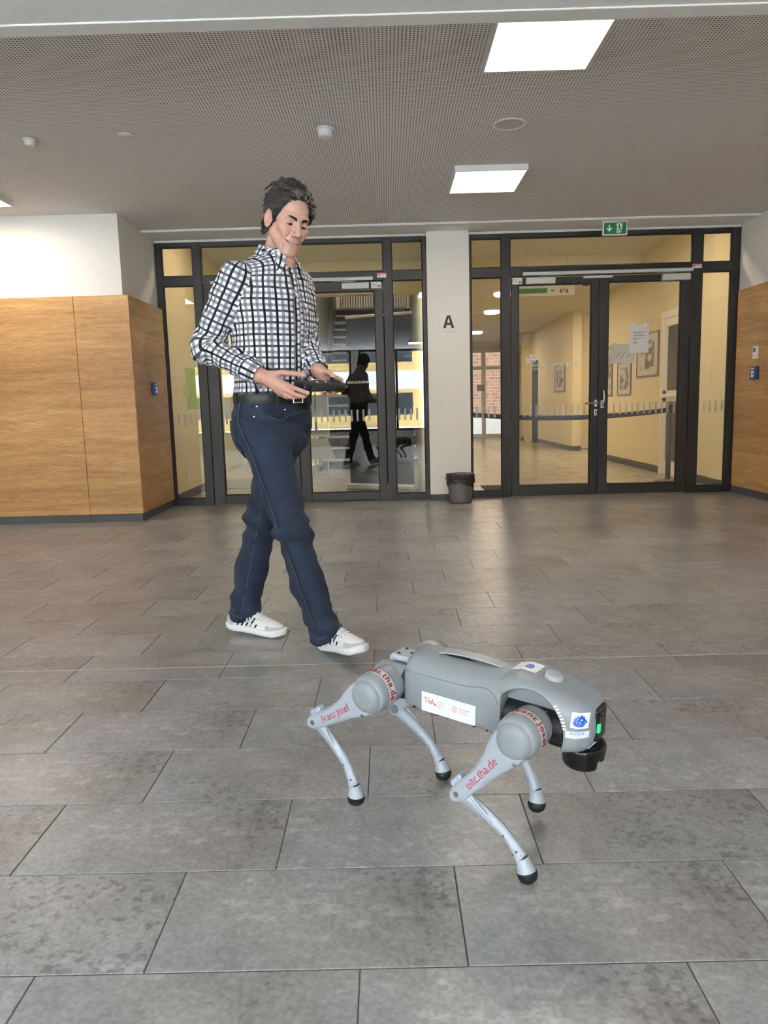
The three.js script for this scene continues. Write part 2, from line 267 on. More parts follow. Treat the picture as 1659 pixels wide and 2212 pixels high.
function leaf(name, label, x0, x1, gx0, gx1, gTop, gBot) {
  const o = setting(name, label), top = 2.302, z = [-8.165, -8.105], R = 0.004;
  mesh('stile', bx(x0, gx0, 0.008, top, ...z, R), darkFrame2, o); mesh('stile', bx(gx1, x1, 0.008, top, ...z, R), darkFrame2, o);
  mesh('door_rail', bx(gx0, gx1, gTop, top, z[0], z[1] - 0.001, R), darkFrame2, o); mesh('door_rail', bx(gx0, gx1, 0.008, gBot, z[0], z[1] - 0.001, R), darkFrame2, o);
  const e = 0.008, q = [-8.15, -8.115]; mesh('gasket', [bx(gx0, gx0 + e, gBot, gTop, ...q), bx(gx1 - e, gx1, gBot, gTop, ...q), bx(gx0 + e, gx1 - e, gBot, gBot + e, ...q), bx(gx0 + e, gx1 - e, gTop - e, gTop, ...q)], gasket, o);
  mesh('glass_pane', bx(gx0, gx1, gBot, gTop, -8.145, -8.137), glass, o); markers(o, gx0 + 0.02, gx1 - 0.01);
  return o;
}
partition('window_1', 'dark framed glazed partition left of the white column', [-2.369, -2.303, -1.981, -1.893, 0.003, 0.096, 0.413, 0.455]);
partition('window_2', 'dark framed glazed partition right of the white column', [0.893, 0.922, 1.237, 1.329, 3.226, 3.332, 3.637, 3.718]);
const door1 = leaf('door_1', 'dark framed glass door leaf behind the walking man', -1.885, -0.945, -1.768, -1.03, 2.215, 0.098);
const door2 = leaf('door_2', 'dark framed glass door leaf before the roller banner', -0.939, -0.005, -0.83, -0.09, 2.215, 0.098);
const door3 = leaf('door_3', 'dark framed glass door leaf with a chrome lever handle', 1.340, 2.260, 1.416, 2.182, 2.232, 0.116);
const door4 = leaf('door_4', 'dark framed glass door leaf with a taped paper notice', 2.266, 3.217, 2.360, 3.118, 2.240, 0.114);
// door furniture
function plate(x, y, h) { const g = new RoundedBoxGeometry(0.034, h, 0.009, 3, 0.0044); g.translate(x, y, -8.1); return g; }
function lever(o, x, y, dir) {
  const h = mesh('lever_handle', [cyl(0.0095, 0.0095, V(x, y, -8.1), V(x, y, -8.05)), tube([[x, y, -8.052], [x + dir * 0.018, y, -8.046], [x + dir * 0.06, y + 0.001, -8.045], [x + dir * 0.125, y + 0.002, -8.048]], 0.0095, 24, 10)], chrome, o);
  mesh('handle_plate', plate(x, y, 0.075), chrome, h); const k = mesh('lock_plate', plate(x, y - 0.095, 0.075), chrome, h); void k;
  mesh('lock_cylinder', [cyl(0.008, 0.008, V(x, y - 0.087, -8.1), V(x, y - 0.087, -8.092), 12), bx(x - 0.004, x + 0.004, y - 0.115, y - 0.09, -8.097, -8.093)], rubberMat, h);
}
lever(door3, 2.236, 0.986, -1);
{ const x = 2.305, p = mesh('pull_handle', [tube([[x, 0.985, -8.1], [x, 0.985, -8.06], [x + 0.004, 1.0, -8.052], [x + 0.006, 1.06, -8.05], [x + 0.002, 1.105, -8.053], [x, 1.118, -8.06], [x, 1.118, -8.1]], 0.009, 40, 10)], chrome, door4); mesh('handle_plate', plate(x, 0.975, 0.085), chrome, p); mesh('lock_cylinder', cyl(0.008, 0.008, V(x, 0.96, -8.1), V(x, 0.96, -8.092), 12), rubberMat, p); }
lever(door1, -0.985, 0.986, -1);
// closers: a slide rail across the transom, bodies on the leaves
function closer(name, label, x0, x1, bodies) {
  const o = thing(name, label, 'door closer');
  mesh('slide_rail', bx(x0, x1, 2.318, 2.352, -8.1, -8.062, 0.004), greyPlastic, o);
  for (const [a, b, arm] of bodies) { mesh('closer_body', bx(a, b, 2.232, 2.292, -8.104, -8.045, 0.006), greyPlastic, o); mesh('closer_arm', [cyl(0.006, 0.006, V((a + b) / 2, 2.292, -8.075), V((a + b) / 2, 2.304, -8.075), 10), cyl(0.005, 0.005, V((a + b) / 2, 2.304, -8.075), V((a + b) / 2 + arm, 2.318, -8.075), 8)], steel, o); }
  return o;
}
const cR = closer('door_closer', 'light grey door closer with slide rail above the lever handle door', 1.455, 3.222, [[1.487, 1.79, 0.25], [2.90, 3.19, -0.25]]);
mesh('selector_bar', bx(2.085, 2.385, 2.275, 2.300, -8.104, -8.06, 0.004), greyPlastic, cR);
closer('door_closer', 'light grey door closer with slide rail above the walking man', -1.80, -0.105, [[-0.43, -0.145, -0.25], [-1.78, -1.49, 0.25]]);
// small labels on the frames
const stickerWhite = canvasTex(128, 64, (g, w, h) => { g.fillStyle = '#e4e4e2'; g.fillRect(0, 0, w, h); g.fillStyle = '#77777a'; for (let i = 0; i < 5; i++) g.fillRect(10, 8 + i * 9, 40 + (i * 37) % 50, 3); g.fillRect(84, 30, 34, 26); });
const stickerRed = canvasTex(128, 64, (g, w, h) => { g.fillStyle = '#ece6e2'; g.fillRect(0, 0, w, h); g.fillStyle = '#8e2630'; g.fillRect(0, 0, w, 18); g.fillRect(8, 26, 22, 20); g.fillRect(40, 28, 12, 16); g.fillStyle = '#5b5b5b'; g.fillRect(64, 28, 50, 4); g.fillRect(64, 38, 40, 4); });
function decal(parent, name, tex, x0, x1, y0, y1, z, rough = 0.5) {                 // thin printed label facing the hall
  const g = new THREE.BoxGeometry(x1 - x0, y1 - y0, 0.0012); g.translate((x0 + x1) / 2, (y0 + y1) / 2, z); return mesh(name, g, std(0xffffff, rough, { map: tex }), parent);
}
function notice(name, label, tex, x0, x1, y0, y1, z) { const o = decal(scene, numbered(name), tex, x0, x1, y0, y1, z); return tag(o, label, 'sticker'); }
notice('frame_sticker', 'white printed sticker at the hinge of the lever handle door', stickerWhite, 1.352, 1.452, 2.238, 2.30, -8.103);
notice('frame_sticker', 'red and white sticker on the mullion above the notice door', stickerRed, 3.222, 3.318, 2.352, 2.402, -8.0985);
notice('frame_sticker', 'white printed sticker above the roller banner door', stickerWhite, -0.125, -0.02, 2.238, 2.302, -8.1035);
notice('frame_sticker', 'red and white sticker on the mullion above the roller banner', stickerRed, -0.06, 0.035, 2.345, 2.398, -8.0985);
// school lettering on the glass, seen from behind and so mirrored
function schoolDecal(parent, xl, yTop) {
  const out = [], line = (t, size, y, font) => { const g = letters(t, size, 0.0006, font); const b = g.boundingBox; g.translate(-b.max.x, y, 0); g.scale(-1, 1, 1); const p = g.index; if (p) for (let i = 0; i < p.count; i += 3) { const a = p.getX(i); p.setX(i, p.getX(i + 2)); p.setX(i + 2, a); } else flip(g); g.computeVertexNormals(); return at(g, xl, yTop, -8.1364); };
  out.push(line('STAATLICHES', 0.026, -0.10, fontReg), line('BERUFLICHES SCHULZENTRUM', 0.026, -0.138, fontBold), line('NÖRDLINGEN', 0.026, -0.176, fontReg));
  for (const [x, y, r] of [[-0.03, -0.06, 0.016], [0.005, -0.022, 0.016], [0.006, -0.058, 0.019], [0.043, -0.036, 0.015], [-0.028, -0.085, 0.02], [0.044, -0.06, 0.018]]) { const c = new THREE.CylinderGeometry(r, r, 0.0006, 18); c.rotateX(Math.PI / 2); out.push(at(c, xl + x, yTop + y, -8.1361)); }
  mesh('school_lettering', join(out), std(0xd8d6cc, 0.7), parent);
}
function flip(g) { for (const k of ['position', 'normal', 'uv']) { const a = g.attributes[k]; if (!a) continue; const n = a.itemSize, r = a.array; for (let i = 0; i < a.count; i += 3) for (let c = 0; c < n; c++) { const t = r[i * n + c]; r[i * n + c] = r[(i + 2) * n + c]; r[(i + 2) * n + c] = t; } } }
schoolDecal(door3, 1.546, 1.528); schoolDecal(door2, -0.70, 1.40);
// paper notices on the right hand leaf
const paperA = canvasTex(256, 384, (g, w, h) => { g.fillStyle = '#e3e0dc'; g.fillRect(0, 0, w, h); g.fillStyle = '#4b4a4d'; [[46, 96, 168], [46, 112, 130], [46, 142, 166], [46, 176, 150], [46, 190, 60], [46, 236, 64], [46, 250, 52]].forEach(([x, y, l]) => g.fillRect(x, y, l, 5)); });
const paperB = canvasTex(384, 256, (g, w, h) => { g.fillStyle = '#d6d2c4'; g.fillRect(0, 0, w, h); g.fillStyle = '#b5b0a2'; for (let i = 0; i < 30; i++) g.fillRect(60 + (i * 53) % 240, 96 + (i * 31) % 90, 26, 10); });
function sheet(name, label, tex, x0, x1, y0, y1, z) {          // a sheet in a slightly wavy plastic sleeve
  const g = new THREE.PlaneGeometry(x1 - x0, y1 - y0, 14, 14), p = g.attributes.position; for (let i = 0; i < p.count; i++) p.setZ(i, 0.0025 + 0.0022 * Math.sin(p.getX(i) * 40) * Math.cos(p.getY(i) * 23)); g.computeVertexNormals(); g.translate((x0 + x1) / 2, (y0 + y1) / 2, z);
  const o = thing(name, label, 'notice'); mesh('paper_sheet', g, std(0xffffff, 0.35, { map: tex, side: THREE.DoubleSide }), o);
  for (const [a, b] of [[x0 + 0.03, x0 + 0.06], [x1 - 0.05, x1 - 0.02]]) mesh('tape', bx(a, b, y1 - 0.012, y1 + 0.016, z - 0.001, z + 0.0065), std(0xe8e4d8, 0.3), o); return o;
}
sheet('paper_notice', 'white printed notice in a plastic sleeve taped to the glass door', paperA, 2.59, 2.795, 1.502, 1.795, -8.134);
sheet('paper_notice', 'paler landscape sheet taped beside the printed notice', paperB, 2.395, 2.66, 1.40, 1.60, -8.148);
// ---------- fittings on walls and ceiling ----------
function ledPanel(x, z, w, d, label) {
  const o = thing('ceiling_light', label, 'ceiling light', [x, CEIL, z], 0, 'square ceiling light panels'), y = -0.042, b = 0.012;
  mesh('panel_frame', [bx(-w / 2, w / 2, y, 0, -d / 2, -d / 2 + b), bx(-w / 2, w / 2, y, 0, d / 2 - b, d / 2), bx(-w / 2, -w / 2 + b, y, 0, -d / 2 + b, d / 2 - b), bx(w / 2 - b, w / 2, y, 0, -d / 2 + b, d / 2 - b), bx(-w / 2 + b, w / 2 - b, y + 0.012, 0, -d / 2 + b, d / 2 - b)], std(0xe6e4df, 0.5), o);
  mesh('light_diffuser', bx(-w / 2 + b, w / 2 - b, y + 0.003, y + 0.0115, -d / 2 + b, d / 2 - b), lampGlow(1.6), o);
  const l = new THREE.RectAreaLight(0xfff3e4, PANEL_LIGHT, w - 2 * b, d - 2 * b); l.position.set(0, y + 0.002, 0); l.rotation.x = -Math.PI / 2; l.name = 'panel_lamp'; o.add(l); return o;
}
for (const [x, z, l] of [[0.828, -3.96, 'square white ceiling light panel cut by the lower ceiling edge'], [0.838, -6.25, 'square white ceiling light panel above the right glass doors'], [-3.35, -6.27, 'square white ceiling light panel above the left wood cladding']]) ledPanel(x, z, 0.555, 0.60, l);
ledPanel(-3.35, -3.96, 0.555, 0.60, 'square white ceiling light panel over the hall side');
for (const [x, z, l] of [[-2.6, 1.8, 'lower ceiling light panel before the windows, side wall half'], [0.83, 1.8, 'lower ceiling light panel before the windows, cladding half']]) { const o = ledPanel(x, z, 0.555, 0.60, l); o.position.y = LOW; }
function alarm(x, z, s, label) {
  const o = thing('smoke_detector', label, 'smoke detector', [x, CEIL, z]);
  mesh('mounting_base', lathe([[0, 0], [0.055 * s, 0], [0.055 * s, -0.016 * s], [0.05 * s, -0.02 * s], [0, -0.02 * s]]), whitePlastic, o);
  mesh('sensor_housing', lathe([[0.044 * s, -0.02 * s], [0.047 * s, -0.03 * s], [0.044 * s, -0.055 * s], [0.03 * s, -0.062 * s], [0, -0.063 * s]]), whitePlastic, o); return o;
}
const K = (CEIL - 1.02) / (2.87 - 1.02);
const sd = alarm(-0.358 * K, -5.32 * K, 1.05, 'white round smoke detector above the walking man'); void sd;
alarm(-2.362 * K, -5.37 * K, 0.72, 'small white ceiling sensor towards the left cladding');
{ const o = thing('ceiling_sensor', 'flat white ceiling sensor between the two detectors', 'sensor', [-1.70 * K, CEIL, -5.34 * K]); mesh('sensor_disc', lathe([[0, 0], [0.05, 0], [0.048, -0.008], [0.02, -0.012], [0, -0.0125]]), whitePlastic, o); }
{ const o = thing('ceiling_speaker', 'round flush ceiling speaker between the light panels', 'speaker', [0.877 * K, CEIL, -5.36 * K]); mesh('speaker_ring', lathe([[0.092, -0.001], [0.094, -0.007], [0.106, -0.007], [0.108, 0]], 40), whitePlastic, o); mesh('speaker_grille', lathe([[0, -0.004], [0.09, -0.0035], [0.091, -0.001]], 40), std(0xc9c4be, 0.8), o); }
// wall devices
const callFace = canvasTex(96, 96, (g, w, h) => { g.fillStyle = '#12307e'; g.fillRect(0, 0, w, h); g.fillStyle = '#e8e8ea'; g.fillRect(26, 30, 44, 52); g.fillStyle = '#222'; g.beginPath(); g.arc(48, 56, 11, 0, 7); g.fill(); g.fillStyle = '#dfe4f0'; g.fillRect(12, 8, 60, 9); });
function callPoint(label, x, z, dir) {                          // dir +1: faces +x
  const o = thing('call_point', label, 'call point', [x, 1.245, z]), blue = std(0x12307e, 0.35);
  mesh('call_box', bx(dir > 0 ? 0 : -0.036, dir > 0 ? 0.036 : 0, -0.064, 0.064, -0.064, 0.064, 0.006), blue, o);
  const f = new THREE.PlaneGeometry(0.112, 0.112); f.rotateY(dir * Math.PI / 2); f.translate(dir * 0.0365, 0, 0); mesh('call_face', f, std(0xffffff, 0.25, { map: callFace }), o); return o;
}
callPoint('blue emergency call point on the left wood cladding', -2.3117, -7.56, 1);
callPoint('blue emergency call point below the room thermostat', 3.69, -7.61, -1);
{ const o = thing('room_thermostat', 'white room thermostat above the blue call point', 'thermostat', [3.69, 1.445, -7.61]); mesh('thermostat_case', bx(-0.024, 0, -0.062, 0.062, -0.042, 0.042, 0.006), whitePlastic, o); mesh('display', bx(-0.0252, -0.0235, 0.005, 0.045, -0.026, 0.026), std(0x5a6058, 0.2), o); mesh('button', bx(-0.026, -0.0235, -0.035, -0.022, -0.012, 0.012, 0.002), greyPlastic, o); }
{ const o = thing('letter_sign', 'white square sign with a black letter A on the column', 'sign', [0.673, 1.868, -8.03]); mesh('sign_plate', bx(-0.098, 0.098, -0.098, 0.098, 0.001, 0.007, 0.002), std(0xe7e2dc, 0.35), o); const g = letters('A', 0.128, 0.0012); g.translate(-(g.boundingBox.max.x + g.boundingBox.min.x) / 2, -0.064, 0.007); mesh('letter', g, std(0x101010, 0.5), o); }
// exit sign hanging before the right hand doors
{
  const tex = canvasTex(512, 256, (g, w, h) => {
    g.fillStyle = '#1d6a3a'; g.fillRect(0, 0, w, h); g.fillStyle = '#eef2ee'; g.fillRect(108, 50, 26, 96); g.beginPath(); g.moveTo(121, 206); g.lineTo(52, 132); g.lineTo(80, 112); g.lineTo(121, 154); g.lineTo(162, 112); g.lineTo(190, 132); g.closePath(); g.fill();
    g.fillRect(290, 22, 132, 212); g.fillStyle = '#1d6a3a'; g.strokeStyle = '#1d6a3a'; g.lineCap = g.lineJoin = 'round'; g.beginPath(); g.arc(352, 52, 18, 0, 7); g.fill();
    const l = (wd, ...p) => { g.lineWidth = wd; g.beginPath(); p.forEach(([x, y], i) => i ? g.lineTo(x, y) : g.moveTo(x, y)); g.stroke(); };
    l(30, [346, 84], [366, 134]); l(15, [342, 84], [310, 100], [298, 132]); l(15, [352, 82], [392, 108], [414, 98]); l(18, [362, 140], [388, 172], [384, 222], [404, 224]); l(18, [360, 140], [340, 180], [300, 196]);
    g.fillStyle = '#1d6a3a'; g.fillRect(404, 150, 18, 84);
  });
  const o = thing('exit_sign', 'green emergency exit sign hanging above the right glass doors', 'exit sign', [2.32, 2.71, -7.80]);
  mesh('sign_housing', bx(-0.122, 0.122, -0.072, 0.062, -0.018, 0.012, 0.004), whitePlastic, o);
  const f = new THREE.PlaneGeometry(0.22, 0.108); f.translate(0, -0.005, 0.0128); mesh('sign_face', f, new THREE.MeshStandardMaterial({ color: 0xffffff, map: tex, roughness: 0.4, emissive: 0xffffff, emissiveMap: tex, emissiveIntensity: 0.18 }), o);
  mesh('mounting_rail', bx(-0.14, 0.14, 0.062, 0.079, -0.024, 0.018, 0.003), whitePlastic, o);
}
// waste bin with its bag
{
  const o = thing('waste_bin', 'grey plastic waste bin lined with a black bag beside the column', 'bin', [0.752, 0, -7.78]);
  mesh('bucket', lathe([[0, 0.004], [0.108, 0.004], [0.114, 0.012], [0.141, 0.30], [0.137, 0.30], [0.11, 0.016], [0, 0.014]], 40), std(0x6b6663, 0.5), o);
  const seg = 72, rows = 16, P = [], I = []; const r = rngOf(3);
  for (let j = 0; j <= rows; j++) for (let i = 0; i <= seg; i++) {
    const a = (i % seg) / seg * Math.PI * 2, t = j / rows; const drop = 0.105 + 0.022 * Math.sin(a * 2 + 0.6) + 0.02 * vn(Math.cos(a) * 2 + 5, Math.sin(a) * 2 + 5, 1);
    let R, y; if (t < 0.3) { const s = t / 0.3; R = 0.128 + 0.018 * s; y = 0.22 + 0.083 * Math.sin(s * Math.PI / 2); } else { const s = (t - 0.3) / 0.7; R = 0.147 - 0.008 * s; y = 0.303 - drop * s; }
    const wr = (vn(Math.cos(a) * 7 + 9, Math.sin(a) * 7 + 9, t * 7) - 0.5) * 0.018 * (t > 0.3 ? 1 : 0.4) + 0.005 * Math.sin(a * 23 + t * 3); P.push((R + Math.max(wr, -0.004)) * Math.cos(a), y, (R + Math.max(wr, -0.004)) * Math.sin(a));
  }
  for (let j = 0; j < rows; j++) for (let i = 0; i < seg; i++) { const a = j * (seg + 1) + i, b = a + seg + 1; I.push(a, b, a + 1, b, b + 1, a + 1); }
  const g = new THREE.BufferGeometry(); g.setAttribute('position', new THREE.Float32BufferAttribute(P, 3)); g.setIndex(I); g.computeVertexNormals(); mesh('bin_bag', g, std(0x37312e, 0.3, { side: THREE.DoubleSide }), o); void r;
}
// ---------- rooms seen through the glass ----------
const yl = yellowWall, corridorTile = dataTex(512, 512, (u, v) => { const g = 0.70 + 0.16 * (fbm(u * 8, v * 8, 41, 8, 8, 4) - 0.5) + 0.08 * (fbm(u * 70, v * 70, 43, 70, 70, 2) - 0.5); return [g * 1.0, g * 0.965, g * 0.90]; });
const corridorMat = std(0xffffff, 0.22, { map: corridorTile }), jointMat = std(0x8a8378, 0.9);
{
  const f = setting('floor_corridor', 'polished beige corridor floor tiles beyond the glass doors'), S = 0.75;
  const g0 = new RoundedBoxGeometry(S - 0.004, 0.02, S - 0.004, 1, 0.0015); const r = rngOf(77);
  const gs = [0, 1, 2, 3, 4, 5].map(() => { const g = g0.toNonIndexed(); boxUV(g, 0.8); const a = r(), b = r(), uv = g.attributes.uv; for (let i = 0; i < uv.count; i++) uv.setXY(i, uv.getX(i) + a, uv.getY(i) + b); return g; });
  for (let i = -4; i < 6; i++) for (let j = 0; j < 20; j++) { const x = 0.15 + i * S + S / 2, z = -8.185 - j * S - S / 2; if (x < 0.4 && z < -12.6 || x > 3.9 && (z > -12 || z < -16)) continue; const m = mesh('corridor_tile', gs[Math.floor(r() * 6)], corridorMat, f); m.name = numbered('corridor_tile'); m.position.set(x, -0.010, z); }
  mesh('joint_bed', bx(-2.9, 6.2, -0.15, -0.002, -23.3, -8.18), jointMat, f);
}
const wc = setting('wall_corridor', 'pale yellow corridor walls beyond the glass doors');
mesh('plaster', bx(3.75, 3.9, 0, 3.1, -13.0, -8.36), yl, wc); mesh('plaster', bx(3.72, 3.75, 0, 3.1, -8.75, -8.36), yl, wc);
mesh('plaster', bx(3.80, 3.98, 0, 2.9, -19.2, -15.5), yl, wc); mesh('plaster', bx(3.9, 6.2, 0, 2.9, -13.0, -12.8), yl, wc); mesh('plaster', bx(3.98, 6.2, 0, 2.9, -16.4, -16.2), yl, wc); mesh('plaster', bx(6.1, 6.3, 0, 2.9, -16.3, -12.9), yl, wc);
mesh('plaster', bx(3.62, 4.1, 0, 2.9, -20.3, -20.0), yl, wc); mesh('plaster', bx(3.85, 4.0, 0, 2.9, -23.2, -19.2), yl, wc);
mesh('plaster', bx(0.60, 0.75, 0, 4.4, -23.2, -8.36), yl, wc); mesh('plaster', bx(0.7, 2.25, 0, 2.9, -23.0, -22.6), yl, wc); mesh('plaster', bx(3.55, 4.0, 0, 2.9, -23.0, -22.6), yl, wc); mesh('plaster', bx(2.25, 3.55, 2.62, 2.9, -23.0, -22.6), yl, wc);
mesh('ceiling_board', bx(-2.6, 4.0, 3.1, 3.2, -11.3, -8.35), paint(0xe6e2d6), wc); mesh('bulkhead', bx(0.75, 3.9, 2.80, 3.1, -11.45, -11.3), yl, wc); mesh('ceiling_board', bx(0.7, 6.3, 2.80, 2.9, -23.2, -11.45), paint(0xdedad0), wc);
mesh('bulkhead', bx(-2.5, 0.6, 2.64, 3.1, -11.45, -11.3), yl, wc);
mesh('baseboard', [bx(3.735, 3.75, 0, 0.095, -13.0, -10.30), bx(3.735, 3.75, 0, 0.095, -9.27, -8.75), bx(3.705, 3.72, 0, 0.095, -8.75, -8.36), bx(3.785, 3.80, 0, 0.095, -19.2, -15.5), bx(3.785, 3.98, 0, 0.095, -15.5, -15.485), bx(3.605, 3.62, 0, 0.095, -20.3, -19.985)], baseMat, wc);
// left stair hall
const wh = setting('wall_stair_hall', 'pale yellow walls of the stair hall behind the roller banner');
mesh('plaster', bx(-2.55, -2.36, 0, 3.2, -12.4, -8.36), yl, wh); mesh('plaster', bx(-2.5, -1.12, 0, 4.4, -12.4, -12.2), yl, wh); mesh('plaster', bx(-1.25, -1.12, 0, 4.4, -18.2, -12.4), std(0x8d8a84, 0.6), wh);
mesh('plaster', bx(-1.2, 0.7, 3.9, 4.4, -18.3, -18.0), whiteWall, wh); mesh('plaster', bx(-1.2, 0.7, 0, 3.2, -18.0, -17.75), std(0x2a2a2b, 0.8), wh); mesh('ceiling_board', bx(-1.25, 0.75, 4.4, 4.5, -18.4, -11.4), whiteCeil, wh); mesh('plaster', bx(-1.2, 0.7, 2.64, 4.4, -11.5, -11.4), whiteWall, wh); mesh('plaster', bx(-1.2, 0.7, 3.2, 3.9, -20.3, -20.1), whiteWall, wh); mesh('upper_floor', bx(-1.2, 0.7, 3.05, 3.2, -20.1, -17.6), std(0x3a3a3a, 0.7), wh);  // dark grey sheet behind the treads: shade of the stair void as colour
mesh('plaster', bx(-1.25, -1.12, 3.0, 4.5, -20.4, -18.2), whiteWall, wh); mesh('ceiling_board', bx(-1.25, 0.75, 4.4, 4.5, -20.4, -18.4), whiteCeil, wh); mesh('plaster', bx(-1.2, 0.7, 3.9, 4.4, -20.4, -20.1), whiteWall, wh);
mesh('baseboard', [bx(-2.36, -2.345, 0, 0.095, -12.2, -8.36), bx(-2.345, -1.12, 0, 0.095, -12.2, -12.185)], baseMat, wh);
{
  const o = setting('stairs', 'dark open staircase rising behind the roller banner'), dk = std(0x1c1b1b, 0.5), edge = std(0xbdb6a8, 0.5);
  for (let i = 0; i < 18; i++) { const y = (i + 1) * 0.178, z = -12.4 - i * 0.285; const t = mesh('tread', bx(-1.08, 0.5, y - 0.06, y, z - 0.30, z, 0.004), dk, o); mesh('tread_edge', bx(-1.07, 0.49, y - 0.045, y - 0.005, z, z + 0.006), edge, t); }
  mesh('handrail', tube([[-1.04, 0.95, -12.2], [-1.04, 1.1, -12.4], [-1.04, 4.15, -17.3]], 0.025, 40, 10), steel, o);
  const sl = []; for (let x = -1.0; x < 0.55; x += 0.058) sl.push(bx(x, x + 0.028, 3.22, 4.02, -17.7, -17.66)); const s = mesh('balustrade_slats', sl, whiteCeil, o); s.userData.kind = 'stuff';
  mesh('stringer', tube([[-1.1, 0.05, -12.3], [-1.1, 3.15, -17.4]], 0.05, 8, 6), steel, o);
}
{
  const o = thing('roller_banner', 'black roller banner on a silver base behind the glass door', 'banner', [-0.075, 0, -9.10], -0.44);
  mesh('banner_sheet', bx(-0.43, 0.43, 0.07, 2.075, -0.004, 0.0, 0.001), new THREE.MeshPhysicalMaterial({ color: 0x0a0a0c, roughness: 0.9, specularIntensity: 0.25 }), o);
  mesh('top_bar', bx(-0.435, 0.435, 2.06, 2.095, -0.012, 0.010, 0.006), steel, o);
  mesh('base_cassette', bx(-0.46, 0.46, 0.012, 0.085, -0.06, 0.06, 0.028), std(0xb9b4a8, 0.35, { metalness: 0.6 }), o);
  for (const x of [-0.44, 0.38]) mesh('cassette_foot', bx(x, x + 0.06, 0, 0.016, -0.1, 0.1, 0.004), std(0x777368, 0.5), o); mesh('support_pole', cyl(0.009, 0.008, V(0.0, 0.06, 0.02), V(0.0, 2.07, 0.012), 10), steel, o);
}
{ const o = thing('notice_board', 'grey free standing notice board with a pale skirt', 'notice board', [-0.97, 0, -11.0]); mesh('board', bx(-0.13, 0.12, 0.62, 1.2, -0.012, 0.012), std(0x8f9089, 0.6), o); mesh('board_frame', [bx(-0.14, 0.135, 1.195, 1.215, -0.016, 0.016), bx(-0.14, 0.135, 0.60, 0.62, -0.016, 0.016), bx(0.12, 0.138, 0.6, 1.2, -0.016, 0.016)], std(0xc6c1ad, 0.5), o); const sh = new THREE.Shape([new THREE.Vector2(-0.14, 0.57), new THREE.Vector2(0.10, 0.57), new THREE.Vector2(0.22, 0.27), new THREE.Vector2(-0.16, 0.27)]); const g = new THREE.ExtrudeGeometry(sh, { depth: 0.02, bevelEnabled: false }); mesh('skirt', g, std(0x9a9a92, 0.6), o); mesh('leg', cyl(0.012, 0.012, V(-0.08, 0, 0.01), V(-0.08, 0.6, 0)), steel, o); mesh('leg', cyl(0.012, 0.012, V(0.1, 0, 0.01), V(0.1, 0.6, 0)), steel, o); }
{ const o = thing('display_case', 'tall glass display case on a beige plinth in the stair hall', 'display case', [-1.95, 0, -11.7]); mesh('plinth', bx(-0.2, 0.22, 0.13, 0.32, -0.2, 0.2, 0.004), std(0xb9b096, 0.6), o); mesh('case_back', bx(-0.2, 0.22, 0.32, 2.0, -0.2, -0.18), std(0x77766a, 0.6), o); for (const s of [-0.2, 0.0, 0.2]) mesh('case_post', bx(s, s + 0.02, 0.32, 2.0, 0.18, 0.2), steel, o); mesh('case_top', bx(-0.2, 0.22, 2.0, 2.03, -0.2, 0.2), steel, o); mesh('case_glass', bx(-0.18, 0.0, 0.34, 1.98, 0.188, 0.192), glass, o); mesh('case_glass', bx(0.02, 0.2, 0.34, 1.98, 0.188, 0.192), glass, o); mesh('case_handle', bx(-0.02, -0.005, 0.95, 1.15, 0.2, 0.22, 0.003), whitePlastic, o); mesh('case_handle', bx(0.16, 0.18, 0.45, 0.6, 0.2, 0.21, 0.003), whitePlastic, o); }
one('platform_step', bx(-2.34, -1.15, 0, 0.125, -12.18, -9.75, 0.006), std(0xbdb296, 0.55), 'low beige platform step along the stair hall', 'platform');
one('wall_poster', bx(-2.36, -2.356, 1.04, 1.53, -9.72, -8.98), std(0xa6c440, 0.5), 'plain green poster on the yellow stair hall wall', 'poster');
{ const o = thing('wall_socket', 'white wall socket low on the yellow stair hall wall', 'socket', [-2.36, 0.27, -8.9]); mesh('socket_plate', bx(0, 0.012, -0.075, 0.075, -0.04, 0.04, 0.003), whitePlastic, o); mesh('socket_insert', cyl(0.022, 0.022, V(0.012, 0.03, 0), V(0.014, 0.03, 0), 18), greyPlastic, o); }
one('wooden_post', bx(0.372, 0.405, 0, 0.86, -9.02, -8.99, 0.004), std(0x8a5f3c, 0.5), 'thin brown wooden post beside the roller banner', 'post');
// corridor things
{
  const o = setting('door_5', 'white framed glazed door in the yellow corridor wall'), x = 3.75, wd = std(0xe8e3d4, 0.5), dg = std(0x2a3232, 0.15);
  mesh('door_frame', [bx(x - 0.05, x, 0, 2.14, -10.28, -10.20), bx(x - 0.05, x, 0, 2.14, -9.36, -9.28), bx(x - 0.05, x, 2.06, 2.14, -10.20, -9.36)], wd, o);
  mesh('door_rail', [bx(x - 0.035, x, 0.004, 0.2, -10.20, -9.36), bx(x - 0.035, x, 0.98, 1.12, -10.20, -9.36), bx(x - 0.035, x, 1.95, 2.06, -10.20, -9.36), bx(x - 0.035, x, 0.2, 1.95, -10.20, -10.10), bx(x - 0.035, x, 0.2, 1.95, -9.46, -9.36)], wd, o);
  mesh('door_pane', bx(x - 0.02, x - 0.005, 0.2, 0.98, -10.10, -9.46), dg, o); mesh('door_pane', bx(x - 0.02, x - 0.005, 1.12, 1.95, -10.10, -9.46), dg, o); mesh('panic_bar', [bx(x - 0.1, x - 0.07, 1.03, 1.07, -10.18, -9.38, 0.01), bx(x - 0.07, x - 0.035, 1.02, 1.08, -10.16, -10.10), bx(x - 0.07, x - 0.035, 1.02, 1.08, -9.46, -9.40)], wd, o);
}
